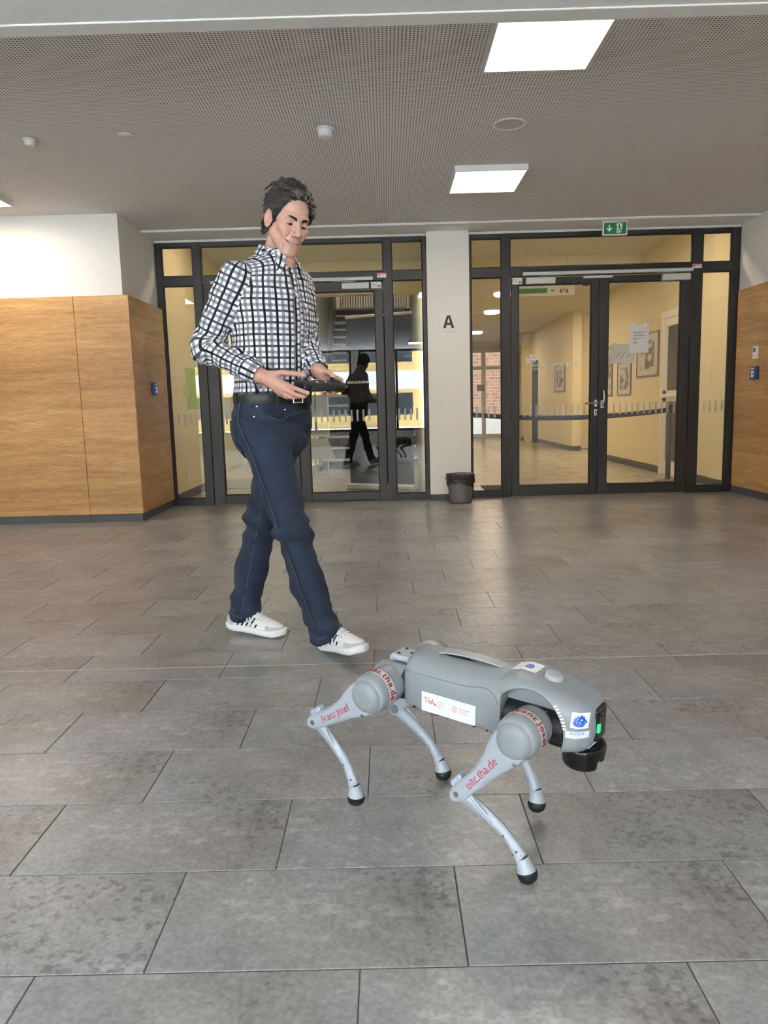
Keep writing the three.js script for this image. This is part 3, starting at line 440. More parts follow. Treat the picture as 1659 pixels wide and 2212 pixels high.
function picture(label, x, z0, z1, y0, y1, seed) {
  const tex = dataTex(96, 128, (u, v) => { const e = sst(0.12, 0.2, Math.min(u, v, 1 - u, 1 - v)); const g = 0.80 - e * 0.42 * sst(0.35, 0.6, fbm(u * 9, v * 7, seed, 0, 0, 4)); return [g, g * 0.985, g * 0.94]; });
  const o = thing('framed_picture', label, 'picture', [x, 0, 0]); mesh('picture_frame', [bx(-0.02, 0, y0, y0 + 0.022, z0, z1), bx(-0.02, 0, y1 - 0.022, y1, z0, z1), bx(-0.02, 0, y0 + 0.022, y1 - 0.022, z0, z0 + 0.022), bx(-0.02, 0, y0 + 0.022, y1 - 0.022, z1 - 0.022, z1)], std(0x6a675c, 0.4), o);
  const g = new THREE.PlaneGeometry(z1 - z0 - 0.04, y1 - y0 - 0.04); g.rotateY(-Math.PI / 2); g.translate(-0.012, (y0 + y1) / 2, (z0 + z1) / 2); mesh('print', g, std(0xffffff, 0.35, { map: tex }), o);
}
picture('large framed grey print nearest the white corridor door', 3.75, -11.36, -10.47, 1.33, 1.945, 3); picture('upright framed drawing between two other corridor prints', 3.75, -12.29, -11.62, 1.08, 1.60, 9); picture('framed print at the end of the picture row', 3.75, -12.95, -12.58, 1.08, 1.88, 15); picture('framed dark print on the far corridor wall', 3.80, -17.05, -16.1, 1.21, 1.80, 21);
{
  const o = setting('door_6', 'white framed glazed entrance doors at the far corridor end'), w = std(0xe9eaea, 0.5), z = [-22.75, -22.68];
  for (const [a, b] of [[2.25, 2.33], [2.86, 2.98], [3.47, 3.55]]) mesh('door_stile', bx(a, b, 0, 2.62, ...z), w, o);
  for (const [a, b] of [[2.33, 2.86], [2.98, 3.47]]) { for (const [c, d] of [[0, 0.1], [2.0, 2.1], [2.5, 2.62]]) mesh('door_rail', bx(a, b, c, d, ...z), w, o); mesh('glass_pane', bx(a, b, 0.1, 2.0, -22.72, -22.71), glass, o); mesh('glass_pane', bx(a, b, 2.1, 2.5, -22.72, -22.71), glass, o); }
  mesh('door_plate', bx(2.72, 2.95, 1.38, 1.56, -22.68, -22.67), std(0x8f9294, 0.5), o);
}
settingMesh('trim_1', [bx(3.70, 3.80, 0, 2.05, -19.24, -19.2), bx(3.70, 3.80, 0, 2.05, -19.05, -19.0)], std(0x262522, 0.5), 'dark frame edges of an open corridor door');
{
  const tex = canvasTex(512, 96, (g, w, h) => { g.fillStyle = '#e9e7da'; g.fillRect(0, 0, w, h); g.fillStyle = '#3f8f45'; g.fillRect(10, 22, 268, 52); g.fillStyle = '#2a6a33'; for (let i = 0; i < 22; i++) g.fillRect(18 + i * 11.6, 34, 7, 28); g.fillStyle = '#5d9d4c'; g.beginPath(); g.moveTo(300, 48); g.lineTo(324, 30); g.lineTo(324, 40); g.lineTo(346, 40); g.lineTo(346, 56); g.lineTo(324, 56); g.lineTo(324, 66); g.fill(); [['#2f7a72', 398, 62], ['#b79c5a', 424, 50], ['#9c3a3c', 452, 66]].forEach(([c, x, y]) => { g.fillStyle = c; g.beginPath(); g.arc(x, y - 22, 9, 0, 7); g.fill(); g.fillRect(x - 11, y - 12, 22, 22); }); });
  const o = thing('direction_sign', 'white hanging sign with a green field and small figures', 'sign', [2.32, 2.575, -11.0]); mesh('sign_panel', bx(-0.45, 0.40, -0.07, 0.07, -0.014, 0.0, 0.002), std(0xe9e7da, 0.5), o); const f = new THREE.PlaneGeometry(0.82, 0.132); f.translate(-0.025, 0, 0.001); mesh('sign_print', f, std(0xffffff, 0.5, { map: tex }), o); for (const x of [-0.3, 0.28]) mesh('hanging_wire', cyl(0.002, 0.002, V(x, 0.07, -0.007), V(x, 0.52, -0.007), 6), steel, o);
}
function stanchion(x, z, label) { const o = thing('stanchion', label, 'stanchion', [x, 0, z], 0, 'barrier posts in the corridor'); mesh('stanchion_base', lathe([[0, 0], [0.165, 0], [0.165, 0.012], [0.14, 0.022], [0.04, 0.03], [0, 0.03]], 36), std(0x6c6a66, 0.4), o); mesh('stanchion_post', cyl(0.031, 0.031, V(0, 0.02, 0), V(0, 0.93, 0), 24), std(0x4c4b49, 0.35), o); mesh('belt_head', cyl(0.036, 0.036, V(0, 0.84, 0), V(0, 0.94, 0), 24), rubberMat, o); return o; }
stanchion(3.47, -9.30, 'dark barrier post beside the white corridor door'); stanchion(0.98, -9.75, 'dark barrier post behind the white column');
{ const P = [], I = [], N = 40; for (let i = 0; i <= N; i++) { const t = i / N, x = mix(1.02, 3.43, t), z = mix(-9.743, -9.307, t), y = 0.885 - 0.28 * t * (1 - t) - 0.012 * t; for (const [dy, dz] of [[-0.03, 0], [0.03, 0], [0.03, -0.004], [-0.03, -0.004]]) P.push(x, y + dy, z + dz); if (i) for (let k = 0; k < 4; k++) { const a = (i - 1) * 4 + k, b = (i - 1) * 4 + (k + 1) % 4, c = a + 4, d = b + 4; I.push(a, c, b, b, c, d); } } const g = new THREE.BufferGeometry(); g.setAttribute('position', new THREE.Float32BufferAttribute(P, 3)); g.setIndex(I); g.computeVertexNormals(); one('barrier_belt', g.toNonIndexed(), std(0x191b3a, 0.7), 'dark blue retractable belt stretched across the corridor', 'belt'); }
one('door_mat', bx(1.14, 2.72, 0, 0.012, -9.25, -8.32, 0.004), std(0x2f2b26, 0.95), 'dark entrance mat behind the right glass doors', 'mat');
{ const o = thing('alarm_sounder', 'dark red alarm sounder on the yellow corridor wall', 'alarm', [3.02, 2.79, -11.3]); mesh('sounder_body', at(lathe([[0, 0], [0.05, 0], [0.055, -0.05], [0.04, -0.1], [0, -0.105]], 24), 0, 0.0, 0), std(0x6d1f22, 0.4), o); mesh('sounder_ring', at(lathe([[0.036, -0.1], [0.05, -0.1], [0.05, -0.112], [0, -0.115]], 24), 0, 0, 0), whitePlastic, o); o.position.y = 2.80; o.position.z = -11.55; }
// corridor lamps, and added strip lamps out of view
function roundLamp(x, z, y, label) { const o = thing('round_ceiling_lamp', label, 'ceiling lamp', [x, y, z], 0, 'round corridor lamps'); mesh('lamp_shade', lathe([[0, -0.075], [0.13, -0.07], [0.155, -0.05], [0.155, -0.012], [0.14, 0]], 32), lampGlow(1.6), o); mesh('lamp_ring', lathe([[0.15, -0.012], [0.17, -0.01], [0.17, 0], [0.14, 0]], 32), whitePlastic, o); const l = new THREE.RectAreaLight(0xffe9c9, CORRIDOR_LIGHT * 6, 0.28, 0.28); l.position.set(0, -0.078, 0); l.rotation.x = -Math.PI / 2; l.name = 'corridor_lamp'; o.add(l); }
roundLamp(2.1, -15.0, 2.80, 'round opal ceiling lamp far down the corridor'); roundLamp(1.95, -12.6, 2.80, 'round opal ceiling lamp behind the side light mullion'); roundLamp(2.3, -19.2, 2.80, 'round opal ceiling lamp close to the entrance doors'); roundLamp(4.9, -14.3, 2.80, 'round opal ceiling lamp in the side corridor');
function strip(x, z, label, w = 1.1, y = 3.1, k = 3) { const o = thing('added_strip_lamp', label, 'ceiling lamp', [x, y, z], 0, 'added strip lamps out of view'); mesh('lamp_case', bx(-w / 2, w / 2, -0.04, 0, -0.07, 0.07, 0.004), whitePlastic, o); mesh('lamp_glow', bx(-w / 2 + 0.02, w / 2 - 0.02, -0.046, -0.0401, -0.055, 0.055), lampGlow(1.6), o); const l = new THREE.RectAreaLight(0xffe9c9, CORRIDOR_LIGHT * k, w - 0.04, 0.11); l.position.set(0, -0.047, 0); l.rotation.x = -Math.PI / 2; l.name = 'added_strip_light'; o.add(l); }
strip(2.3, -8.72, 'added strip lamp, out of view, over the corridor entrance mat', 1.4); strip(-1.2, -8.72, 'added strip lamp, out of view, over the stair hall entrance', 1.4, 3.1, 2); strip(-0.3, -19.2, 'added strip lamp, out of view, brightening the upper stair landing', 1.2, 4.4, 0.7);  // unseen lamps, added to brighten both entrances and the stair landing
// outside
settingMesh('added_sky_blocker', [bx(0.5, 6, 3.0, 3.2, -26.91, -23.0), bx(0.5, 0.7, -0.16, 3.0, -26.91, -23.2), bx(5.8, 6, -0.16, 3.0, -26.91, -23.2)], std(0xc9c7c1, 0.8), 'added roof and side walls blocking sky light outside the far entrance');  // unseen, added to keep sky and sun off the brick facade
settingMesh('ground', [bx(-40, 40, -0.3, -0.16, ZF + 0.2, 60), bx(-20, 25, -0.3, -0.16, -60, -23.3)], std(0xcfd2d4, 0.9), 'paved ground outside the building');
{
  const tex = dataTex(256, 256, (u, v) => { const r = Math.floor(v * 16), fu = (u * 8 + (r % 2) * 0.5) % 1, fv = (v * 16) % 1, j = fu < 0.06 || fv < 0.14; const t = 0.1 * (hash(Math.floor(u * 8 + (r % 2) * 0.5), r, 3) - 0.5); return j ? [0.8, 0.76, 0.7] : [0.66 + t, 0.50 + t, 0.42 + t]; }); tex.repeat.set(0.55, 0.55);
  const o = thing('brick_building', 'pale brick building outside the far corridor doors', 'building', [0, 0, -27]); mesh('brick_facade', bx(-4, 10, -0.2, 7, -3, 0), std(0xffffff, 0.9, { map: tex }), o); mesh('plinth', bx(-4, 10, -0.2, 0.5, 0.001, 0.05), std(0xd8d6d0, 0.8), o);
}
{
  const o = thing('street_building', 'yellow and white building across the street behind the camera', 'building', [-6, 0, 26]); mesh('facade', bx(-10, 8, -0.2, 9, 0, 6), std(0xc9ac6c, 0.8), o);
  for (let k = 0; k < 3; k++) { mesh('balcony_band', bx(-10, 8, 1.9 + k * 2.9, 2.9 + k * 2.9, -0.8, -0.001), std(0xe8e6e0, 0.8), o); mesh('window_band', bx(-9.5, 7.5, 0.5 + k * 2.9, 1.7 + k * 2.9, -0.03, -0.001), std(0x22282c, 0.2), o); }
}
// ---------- the robot dog ----------
const robot = thing('robot_dog', 'grey four legged robot dog trotting across the tiles with red lettering', 'robot', [0.187, 0.33, -1.734]);
robot.rotation.order = 'YZX'; robot.rotation.set(0.0209, -0.6213, -0.0593);
{
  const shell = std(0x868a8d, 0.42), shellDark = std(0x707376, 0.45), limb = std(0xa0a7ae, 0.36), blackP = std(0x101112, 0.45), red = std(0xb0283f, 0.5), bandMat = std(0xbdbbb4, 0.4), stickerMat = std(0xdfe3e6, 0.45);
  // trunk
  const prof = [[0, 0.084], [0.030, 0.083], [0.050, 0.077], [0.066, 0.064], [0.0755, 0.046], [0.0765, 0.030], [0.0765, -0.030], [0.072, -0.042], [0.060, -0.050], [0.030, -0.052]];
  const ringAt = (x, sz, sy, dy) => { const r = []; for (const [z, y] of prof) r.push(V(x, y * sy + dy, z * sz)); r.push(V(x, -0.052 * sy + dy, 0)); for (let i = prof.length - 1; i > 0; i--) r.push(V(x, prof[i][1] * sy + dy, -prof[i][0] * sz)); return r; };
  const trunkRings = [[-0.150, 0.80, 0.84, 0.002], [-0.147, 0.90, 0.92, 0.001], [-0.140, 0.97, 0.97, 0], [-0.128, 1, 0.99, 0], [-0.05, 1, 1, 0], [0.03, 1, 1, 0.001], [0.07, 1.01, 1.03, 0.001], [0.10, 1.04, 1.09, 0.001], [0.118, 1.05, 1.10, 0.001]].map((a) => ringAt(...a));
  mesh('trunk_shell', loft(trunkRings), shell, robot);
  for (const z of [0.0768, -0.0768]) mesh('shell_seam', tube([[-0.142, 0.046, z * 0.965], [-0.06, 0.0475, z * 0.988], [0.03, 0.050, z * 0.985], [0.075, 0.058, z * 0.98], [0.104, 0.047, z * 1.035], [0.113, 0.028, z * 1.05]], 0.0009, 40, 6), shellDark, robot);
  for (const s of [1, -1]) for (const x of [-0.115, -0.02, 0.05, 0.085]) mesh('screw', cyl(0.0032, 0.0032, V(x, -0.0405, s * 0.0695), V(x, -0.044, s * 0.0742), 10), blackP, robot);
  mesh('belly_sensor', lathe([[0, -0.063], [0.016, -0.062], [0.02, -0.055], [0.022, -0.045]], 20).translate(-0.075, 0, 0.035), shellDark, robot);
  // head shell
  const HP = [[0.090, 0.076], [0.112, 0.093], [0.140, 0.101], [0.180, 0.098], [0.220, 0.090], [0.262, 0.080], [0.297, 0.069], [0.315, 0.057], [0.320, 0.006], [0.314, -0.024], [0.303, -0.036], [0.262, -0.046], [0.230, -0.046], [0.090, -0.040]];
  const hw = [[0.09, 0.080], [0.15, 0.088], [0.22, 0.088], [0.27, 0.081], [0.293, 0.074], [0.309, 0.062], [0.324, 0.046]];
  const headF = (x, y, z) => {
    const a = Math.abs(z), top = sst(0.02, 0.11, y); let d = smax(sdPoly(x, y, HP), a - (lerpT(hw, x) - 0.014 * top), 0.034);
    const r = Math.hypot((x - 0.181) * 1.0, y + 0.004), arch = r - mix(0.082, 0.086, sst(0.05, 0.09, a)); d = smax(d, -smax(arch, 0.040 - a, 0.012), 0.006);
    d = smax(d, -smax(Math.max(y + 0.012, 0.113 - x), x - 0.249, 0.01), 0.006); return d;
  };
  const headShell = netMesh(headF, [0.075, -0.06, -0.105], [0.36, 0.13, 0.105], 0.0028); mesh('head_shell', headShell, shell, robot);
  mesh('inner_frame', [bx(0.10, 0.262, -0.036, 0.070, -0.038, 0.038, 0.01), cyl(0.036, 0.036, V(0.12, 0.0, 0.036), V(0.262, 0.0, 0.036)), cyl(0.036, 0.036, V(0.12, 0.0, -0.036), V(0.262, 0.0, -0.036)), bx(0.22, 0.275, -0.045, -0.01, -0.05, 0.05, 0.008)], blackP, robot);
  const onHead = (x, y, s, lift) => { let z = 0.13; for (let i = 0; i < 60; i++) { const d = headF(x, y, z); if (d < 0.0002) break; z -= Math.max(d * 0.7, 0.0003); } return V(x, y, s * (z + lift)); };
  const onTop = (x, z, lift) => { let y = 0.16; for (let i = 0; i < 80; i++) { const d = Math.min(headF(x, y, z), y - 0.0835); if (d < 0.0002) break; y -= Math.max(d * 0.7, 0.0003); } return V(x, y + lift, z); };
  function patch(name, mat, fn, nu = 14, nv = 10) { const g = new THREE.PlaneGeometry(1, 1, nu, nv), p = g.attributes.position; for (let i = 0; i < p.count; i++) { const q = fn(p.getX(i) + 0.5, p.getY(i) + 0.5); p.setXYZ(i, q.x, q.y, q.z); } g.computeVertexNormals(); return mesh(name, g, mat, robot); }
  const lion = (g, x, y, s) => {                              // blue lion head, profile to the right
    g.fillStyle = '#1f55b5'; g.beginPath(); const pts = [[0.98, 0.62], [0.92, 0.70], [0.86, 0.70], [0.88, 0.78], [0.80, 0.84], [0.78, 0.97], [0.62, 0.90], [0.52, 0.99], [0.44, 0.88], [0.28, 0.96], [0.30, 0.84], [0.10, 0.88], [0.20, 0.76], [0.02, 0.74], [0.16, 0.64], [0.04, 0.56], [0.18, 0.50], [0.06, 0.36], [0.24, 0.38], [0.20, 0.20], [0.34, 0.28], [0.38, 0.08], [0.50, 0.18], [0.62, 0.03], [0.70, 0.14], [0.80, 0.20], [0.84, 0.34], [0.90, 0.42], [0.96, 0.52]]; pts.forEach(([a, b], i) => i ? g.lineTo(x + a * s, y + b * s) : g.moveTo(x + a * s, y + b * s)); g.fill();
    g.fillStyle = '#ffffff'; [[0.66, 0.42, 0.055], [0.60, 0.60, 0.03], [0.42, 0.34, 0.03], [0.38, 0.62, 0.035], [0.50, 0.24, 0.02], [0.28, 0.56, 0.025], [0.52, 0.78, 0.025], [0.86, 0.62, 0.03]].forEach(([a, b, r]) => { g.beginPath(); g.arc(x + a * s, y + b * s, r * s, 0, 7); g.fill(); });
    g.strokeStyle = '#ffffff'; g.lineWidth = 0.022 * s; [[[0.5, 0.5], [0.56, 0.7], [0.48, 0.86]], [[0.32, 0.44], [0.4, 0.5], [0.36, 0.74]], [[0.72, 0.72], [0.62, 0.74]]].forEach((l) => { g.beginPath(); l.forEach(([a, b], i) => i ? g.lineTo(x + a * s, y + b * s) : g.moveTo(x + a * s, y + b * s)); g.stroke(); });
  };
  const lionTex = canvasTex(256, 256, (g, w, h) => { g.fillStyle = '#e9edf0'; g.fillRect(0, 0, w, h); lion(g, 18, 16, 222); });
  patch('lion_sticker', std(0xffffff, 0.4, { map: lionTex }), (u, v) => onHead(mix(0.281, 0.311, u), mix(0.026, 0.058, v) - 0.003 * u, 1, 0.0007));
  const htTex = canvasTex(384, 96, (g, w, h) => { g.fillStyle = '#dfe4ea'; g.fillRect(0, 0, w, h); g.fillStyle = '#3f6cc0'; g.font = 'bold 50px sans-serif'; g.textAlign = 'center'; g.fillText('HIGHTECH', w / 2, 48); g.fillStyle = '#9fb2cf'; g.font = 'bold 22px sans-serif'; g.fillText('AGENDA BAYERN', w / 2, 80); });
  patch('lettered_sticker', std(0xffffff, 0.4, { map: htTex }), (u, v) => onHead(mix(0.273, 0.313, u), mix(0.002, 0.0175, v), 1, 0.0012));
  const topTex = canvasTex(256, 192, (g, w, h) => { g.fillStyle = '#e8e6e2'; g.fillRect(0, 0, w, h); lion(g, 92, 40, 104); g.fillStyle = '#8c93a5'; for (let i = 0; i < 3; i++) g.fillRect(26, 46 + i * 34, 46, 6); });
  patch('top_sticker', std(0xffffff, 0.45, { map: topTex }), (u, v) => onTop(mix(0.112, 0.172, u), mix(0.020, -0.034, v), 0.0008));
  // vent slits beside the arch
  for (let i = 0; i < 8; i++) { const a = 0.26 + 0.078 * (7 - i), R = 0.0925, c = onHead(0.181 + R * Math.cos(a), -0.004 + R * Math.sin(a), 1, 0.0002); const g = new RoundedBoxGeometry(0.0085, 0.0042, 0.0016, 1, 0.0006); const m = mesh('vent_slit', g, std(0xdcdedc, 0.5), robot); m.position.copy(c); m.rotation.z = a - 0.25; m.rotation.y = 0.18; const k = m.clone(); k.position.z *= -1; k.rotation.y *= -1; robot.add(k); }
  // face, light, lidar
  mesh('face_panel', bx(0.302, 0.3240, -0.020, 0.056, -0.026, 0.026, 0.008), blackGloss, robot);
  mesh('camera_lens', cyl(0.011, 0.009, V(0.3225, 0.040, 0), V(0.326, 0.040, 0), 20), blackGloss, robot);
  { const l = mesh('status_light', bx(0.3190, 0.3258, 0.002, 0.024, 0.0135, 0.0255, 0.005), new THREE.MeshStandardMaterial({ color: 0x1f8f5c, roughness: 0.3, emissive: 0x18e08a, emissiveIntensity: 0.9 }), robot); l.userData.label = 'glowing green status light'; }
  { const pts = []; for (let i = 0; i <= 24; i++) { const a = mix(-1.35, 1.35, i / 24), c = V(0.275, 0, 0), y = -0.027 - 0.016 * Math.abs(Math.sin(a)) ** 1.5; let R = 0.12; for (let k = 0; k < 60; k++) { const d = headF(c.x + R * Math.cos(a), y, R * Math.sin(a)); if (d < 0.0004) break; R -= Math.max(0.0004, d * 0.7); } pts.push(V(c.x + R * Math.cos(a), y, R * Math.sin(a))); } mesh('chin_trim', tube(pts, 0.0035, 60, 8), std(0xb5b4ae, 0.5), robot); }
  { const f = (x, y, z) => { const a = Math.abs(z); let d = smax(smax(Math.hypot((x - 0.286) / 0.95, z * 0.92) - 0.050 + 0.10 * Math.max(0, -0.05 - y), -0.040 - y < 0 ? y + 0.036 : y + 0.036, 0.008), -0.088 - y, 0.012); const notch = smax(smax(a - 0.020, y + 0.064, 0.006), 0.290 - x, 0.006); d = smax(d, -notch, 0.006); return d; }; const g = netMesh(f, [0.23, -0.105, -0.075], [0.365, -0.02, 0.075], 0.0025); mesh('lidar_sensor', g, blackGloss, robot); }
  // top details
  mesh('top_button', lathe([[0, 0.012], [0.017, 0.0115], [0.0205, 0.009], [0.022, 0.0], [0.022, -0.012]], 32).rotateZ(-0.22).translate(0.207, 0.0915, 0), std(0xa2a4a4, 0.4), robot);
  mesh('handle_recess', bx(-0.070, 0.092, 0.0835, 0.0845, -0.012, 0.012, 0.0004), blackP, robot);
  { const r = []; for (let i = 0; i <= 14; i++) { const t = i / 14, x = mix(-0.082, 0.104, t), y = 0.0845 + 0.0085 * Math.sin(Math.PI * t) ** 0.6, w = mix(0.017, 0.013, t); r.push([V(x, y + 0.003, w), V(x, y, w + 0.001), V(x, y, -w - 0.001), V(x, y + 0.003, -w)]); } mesh('carry_handle', loft(r), std(0x9a9d9e, 0.4), robot); }
  // side sticker with the school lettering
  const thaTex = canvasTex(768, 256, (g, w, h) => {
    g.fillStyle = '#dfe5ea'; g.fillRect(0, 0, w, h); g.strokeStyle = g.fillStyle = '#b52a44'; g.lineWidth = 9;
    const l = (...p) => { g.beginPath(); p.forEach(([x, y], i) => i ? g.lineTo(x, y) : g.moveTo(x, y)); g.stroke(); };
    l([30, 74], [96, 74]); l([62, 74], [62, 148]); l([96, 112], [146, 112]); l([110, 78], [110, 148]); l([134, 148], [160, 78], [188, 148]); l([146, 124], [178, 124]); g.beginPath(); g.arc(200, 136, 11, 0, 7); g.stroke();
    g.font = '21px sans-serif'; ['Technische', 'Hochschule', 'Augsburg'].forEach((t, i) => g.fillText(t, 222, 92 + i * 28)); g.lineWidth = 2; l([402, 70], [402, 176]);
    g.lineWidth = 6; g.beginPath(); g.arc(484, 122, 38, 0.6, 5.9); g.stroke(); g.beginPath(); g.arc(484, 122, 20, 3.6, 8.9); g.stroke(); g.beginPath(); g.arc(484, 122, 6, 0, 7); g.fill();
    g.font = 'bold 21px sans-serif'; g.fillText('TTZ Nördlingen', 540, 104); g.font = '19px sans-serif'; g.fillText('Technologie-', 540, 132); g.fillText('transferzentrum', 540, 158);
  });
  { const g = new THREE.BoxGeometry(0.146, 0.0485, 0.0009); const m = mesh('school_sticker', g, [stickerMat, stickerMat, stickerMat, stickerMat, std(0xffffff, 0.4, { map: thaTex }), stickerMat][4], robot); m.position.set(-0.018, -0.0165, 0.0770); m.rotation.z = 0.012; }
  // rear end with the hip motors
  mesh('rear_frame', [bx(-0.205, -0.146, -0.032, 0.040, -0.036, 0.036, 0.01)], shellDark, robot);
  for (const s of [1, -1]) { mesh('rear_motor', lathe([[0, -0.09], [0.030, -0.088], [0.040, -0.08], [0.043, -0.07], [0.043, -0.012], [0.040, 0]], 28).rotateZ(-Math.PI / 2).translate(-0.155, 0, s * 0.0465), shell, robot); }
  mesh('rear_bracket', [bx(-0.218, -0.158, 0.040, 0.058, -0.030, 0.030, 0.007), bx(-0.226, -0.205, 0.015, 0.052, -0.026, 0.026, 0.007)], limb, robot);
  for (const [x, z] of [[-0.20, 0.018], [-0.20, -0.018], [-0.172, 0.0]]) mesh('bracket_screw', cyl(0.0045, 0.004, V(x, 0.057, z), V(x, 0.0605, z), 12), blackP, robot);
  // text bent round a drum of radius R whose axis is z, or laid flat on a limb
  function ringText(t, size, R, s, z, a0, dir, font = fontBold) { const g = letters(t, size, 0.0007, font), p = g.attributes.position; for (let i = 0; i < p.count; i++) { const a = a0 + dir * p.getX(i) / R, r = R + 0.0003 + p.getZ(i); p.setXYZ(i, r * Math.cos(a), r * Math.sin(a), z - s * (p.getY(i) - size / 2)); } g.computeVertexNormals(); return g; }
  function makeLeg(label, hx, s, ab, th, kn, thighText, ring, ringStart) {
    const L = 0.213, leg = new THREE.Group(); leg.name = 'leg'; leg.position.set(hx, 0, s * 0.0465); leg.rotation.x = ab; leg.userData.label = label; robot.add(leg);
    const zt = 0.0955;                                          // lateral place of the thigh joint, outward
    const M = (g) => { if (s < 0) { g.scale(1, 1, -1); g = g.index ? g.toNonIndexed() : g; flip(g); g.computeVertexNormals(); g = toCreasedNormals(g, 0.7); } return g; };
    const turn = (g) => { g.rotateZ(th); return g; };
    const drum = (pr, seg = 44) => { const g = lathe(pr, seg); g.rotateX(Math.PI / 2); return g; };                  // profile (r, outward z)
    mesh('hip_housing', M(drum([[0, 0.006], [0.034, 0.008], [0.041, 0.014], [0.0455, 0.022], [0.0465, 0.030], [0.0465, 0.052], [0.0450, 0.0535], [0.0450, 0.0555], [0.0485, 0.057], [0.0492, 0.060], [0.0492, 0.096], [0.0485, 0.104], [0.0455, 0.112], [0.040, 0.117], [0, 0.118]])), shell, leg);
    mesh('hip_link', M(join([bx(-0.035, 0.035, -0.034, 0.034, -0.02, 0.012, 0.012)])), shellDark, leg);
    mesh('lettered_band', M(drum([[0.0494, 0.064], [0.0500, 0.065], [0.0500, 0.087], [0.0494, 0.088]])), bandMat, leg);
    { let g = ringText(ring, 0.0165, 0.0500, 1, 0.0755, s > 0 ? ringStart : Math.PI - ringStart, -1); if (s < 0) { g.scale(-1, 1, 1); g = g.index ? g.toNonIndexed() : g; flip(g); g.computeVertexNormals(); } mesh('band_lettering', M(g), std(0x8f2431, 0.5), leg); }
    // thigh: a loft from the joint to the knee, flat outer face
    const tw = [[0.0, 0.070], [0.015, 0.086], [0.03, 0.085], [0.06, 0.072], [0.09, 0.056], [0.13, 0.046], [0.18, 0.041], [0.213, 0.040], [0.226, 0.033], [0.234, 0.016]], tc = [[-0.05, 0], [0.05, 0.002], [0.10, 0.006], [0.15, 0.006], [0.2, 0.002], [0.234, 0]];
    const R = []; for (let i = 0; i <= 36; i++) { const y = mix(0.004, 0.234, i / 36), w = lerpT(tw, y) / 2, c = lerpT(tc, y), d = mix(0.019, 0.0145, sst(0.02, 0.2, y)), zc = zt + mix(0.012, 0.006, sst(0, 0.2, y)), ring_ = []; for (let k = 0; k < 28; k++) { const a = k / 28 * Math.PI * 2, ca = Math.cos(a), sa = Math.sin(a), e = 0.55; ring_.push(V(c + w * Math.sign(ca) * Math.abs(ca) ** e, -y, zc + d * Math.sign(sa) * Math.abs(sa) ** e)); } R.push(ring_); }
    const thigh = mesh('thigh', M(turn(loft(R.reverse()))), limb, leg);
    const cap = (x, y, z) => { const u = x * Math.cos(th) + y * Math.sin(th), v = -x * Math.sin(th) + y * Math.cos(th); return smax(Math.hypot(u - 0.001, v + 0.003, 0) - 0.0430, Math.abs(z - zt - 0.008) - 0.0285 + 2.2 * (u * u + v * v), 0.022); };
    mesh('joint_cap', M(netMesh(cap, [-0.07, -0.07, zt - 0.03], [0.07, 0.07, zt + 0.055], 0.0028)), shell, leg);
    if (thighText) {
      const g = letters(thighText[0], 0.0172, 0.0016, fontReg), bb = g.boundingBox, p = g.attributes.position; g.translate(-(bb.max.x + bb.min.x) / 2, -0.0065, 0); g.rotateZ(Math.PI / 2); g.translate(0.006, -thighText[1], 0);
      for (let i = 0; i < p.count; i++) { const y = -p.getY(i), k = sst(0, 0.2, y), d = mix(0.019, 0.0145, sst(0.02, 0.2, y)), zc = mix(0.012, 0.006, k), ca = clamp(Math.abs(p.getX(i) - lerpT(tc, y)) / (lerpT(tw, y) / 2), 0, 0.97) ** (1 / 0.55), sa = Math.sqrt(Math.max(0, 1 - ca * ca)) ** 0.55; p.setZ(i, zt + zc + d * sa - 0.0010 + p.getZ(i)); }
      g.computeVertexNormals(); mesh('thigh_lettering', turn(g), red, leg);
    }
    mesh('thigh_screw', M(turn(cyl(0.0045, 0.0042, V(0.036, -0.036, zt + 0.024), V(0.036, -0.036, zt + 0.0285), 14))), chrome, leg);
    mesh('knee_pin', M(turn(cyl(0.0072, 0.0065, V(0, -L, zt + 0.018), V(0, -L, zt + 0.0225), 18))), chrome, leg);
    mesh('knee_guard', M(turn(join([bx(-0.030, -0.014, -L - 0.004, -L + 0.034, zt - 0.012, zt + 0.012, 0.006)]))), std(0x9aa6b4, 0.3), leg);
    // calf
    const cr = []; for (let i = 0; i <= 34; i++) { const t = i / 34, y = mix(-0.012, 0.186, t), bow = 0.021 * Math.sin(Math.PI * clamp(y / 0.213) ** 1.35), w = lerpT([[0, 0.0185], [0.12, 0.0185], [0.3, 0.0165], [0.55, 0.0135], [0.8, 0.0125], [1, 0.0150]], t), d = lerpT([[0, 0.0110], [0.3, 0.0105], [0.7, 0.0105], [1, 0.0140]], t), rr = []; for (let k = 0; k < 22; k++) { const a = k / 22 * Math.PI * 2; rr.push(V(bow + w * Math.cos(a), -y, zt + 0.002 + d * Math.sin(a))); } cr.push(rr); }
    const calfTurn = (g) => { g.rotateZ(kn); g.translate(0, -L, 0); g.rotateZ(th); return g; };
    mesh('calf', M(calfTurn(loft(cr.reverse()))), limb, leg);
    mesh('calf_rib', M(calfTurn(tube([[0.021, -0.018, zt + 0.010], [0.021, -0.05, zt + 0.0125], [0.021, -0.075, zt + 0.011]], 0.004, 16, 8))), std(0xa9afb6, 0.4), leg);
    mesh('foot_sleeve', M(calfTurn(lathe([[0.0135, 0.032], [0.0152, 0.030], [0.0168, 0.018], [0.0205, 0.006], [0.0215, 0.0], [0.0215, -0.004]], 28).rotateZ(-0.5).translate(-0.001, -L, zt + 0.002))), limb, leg);
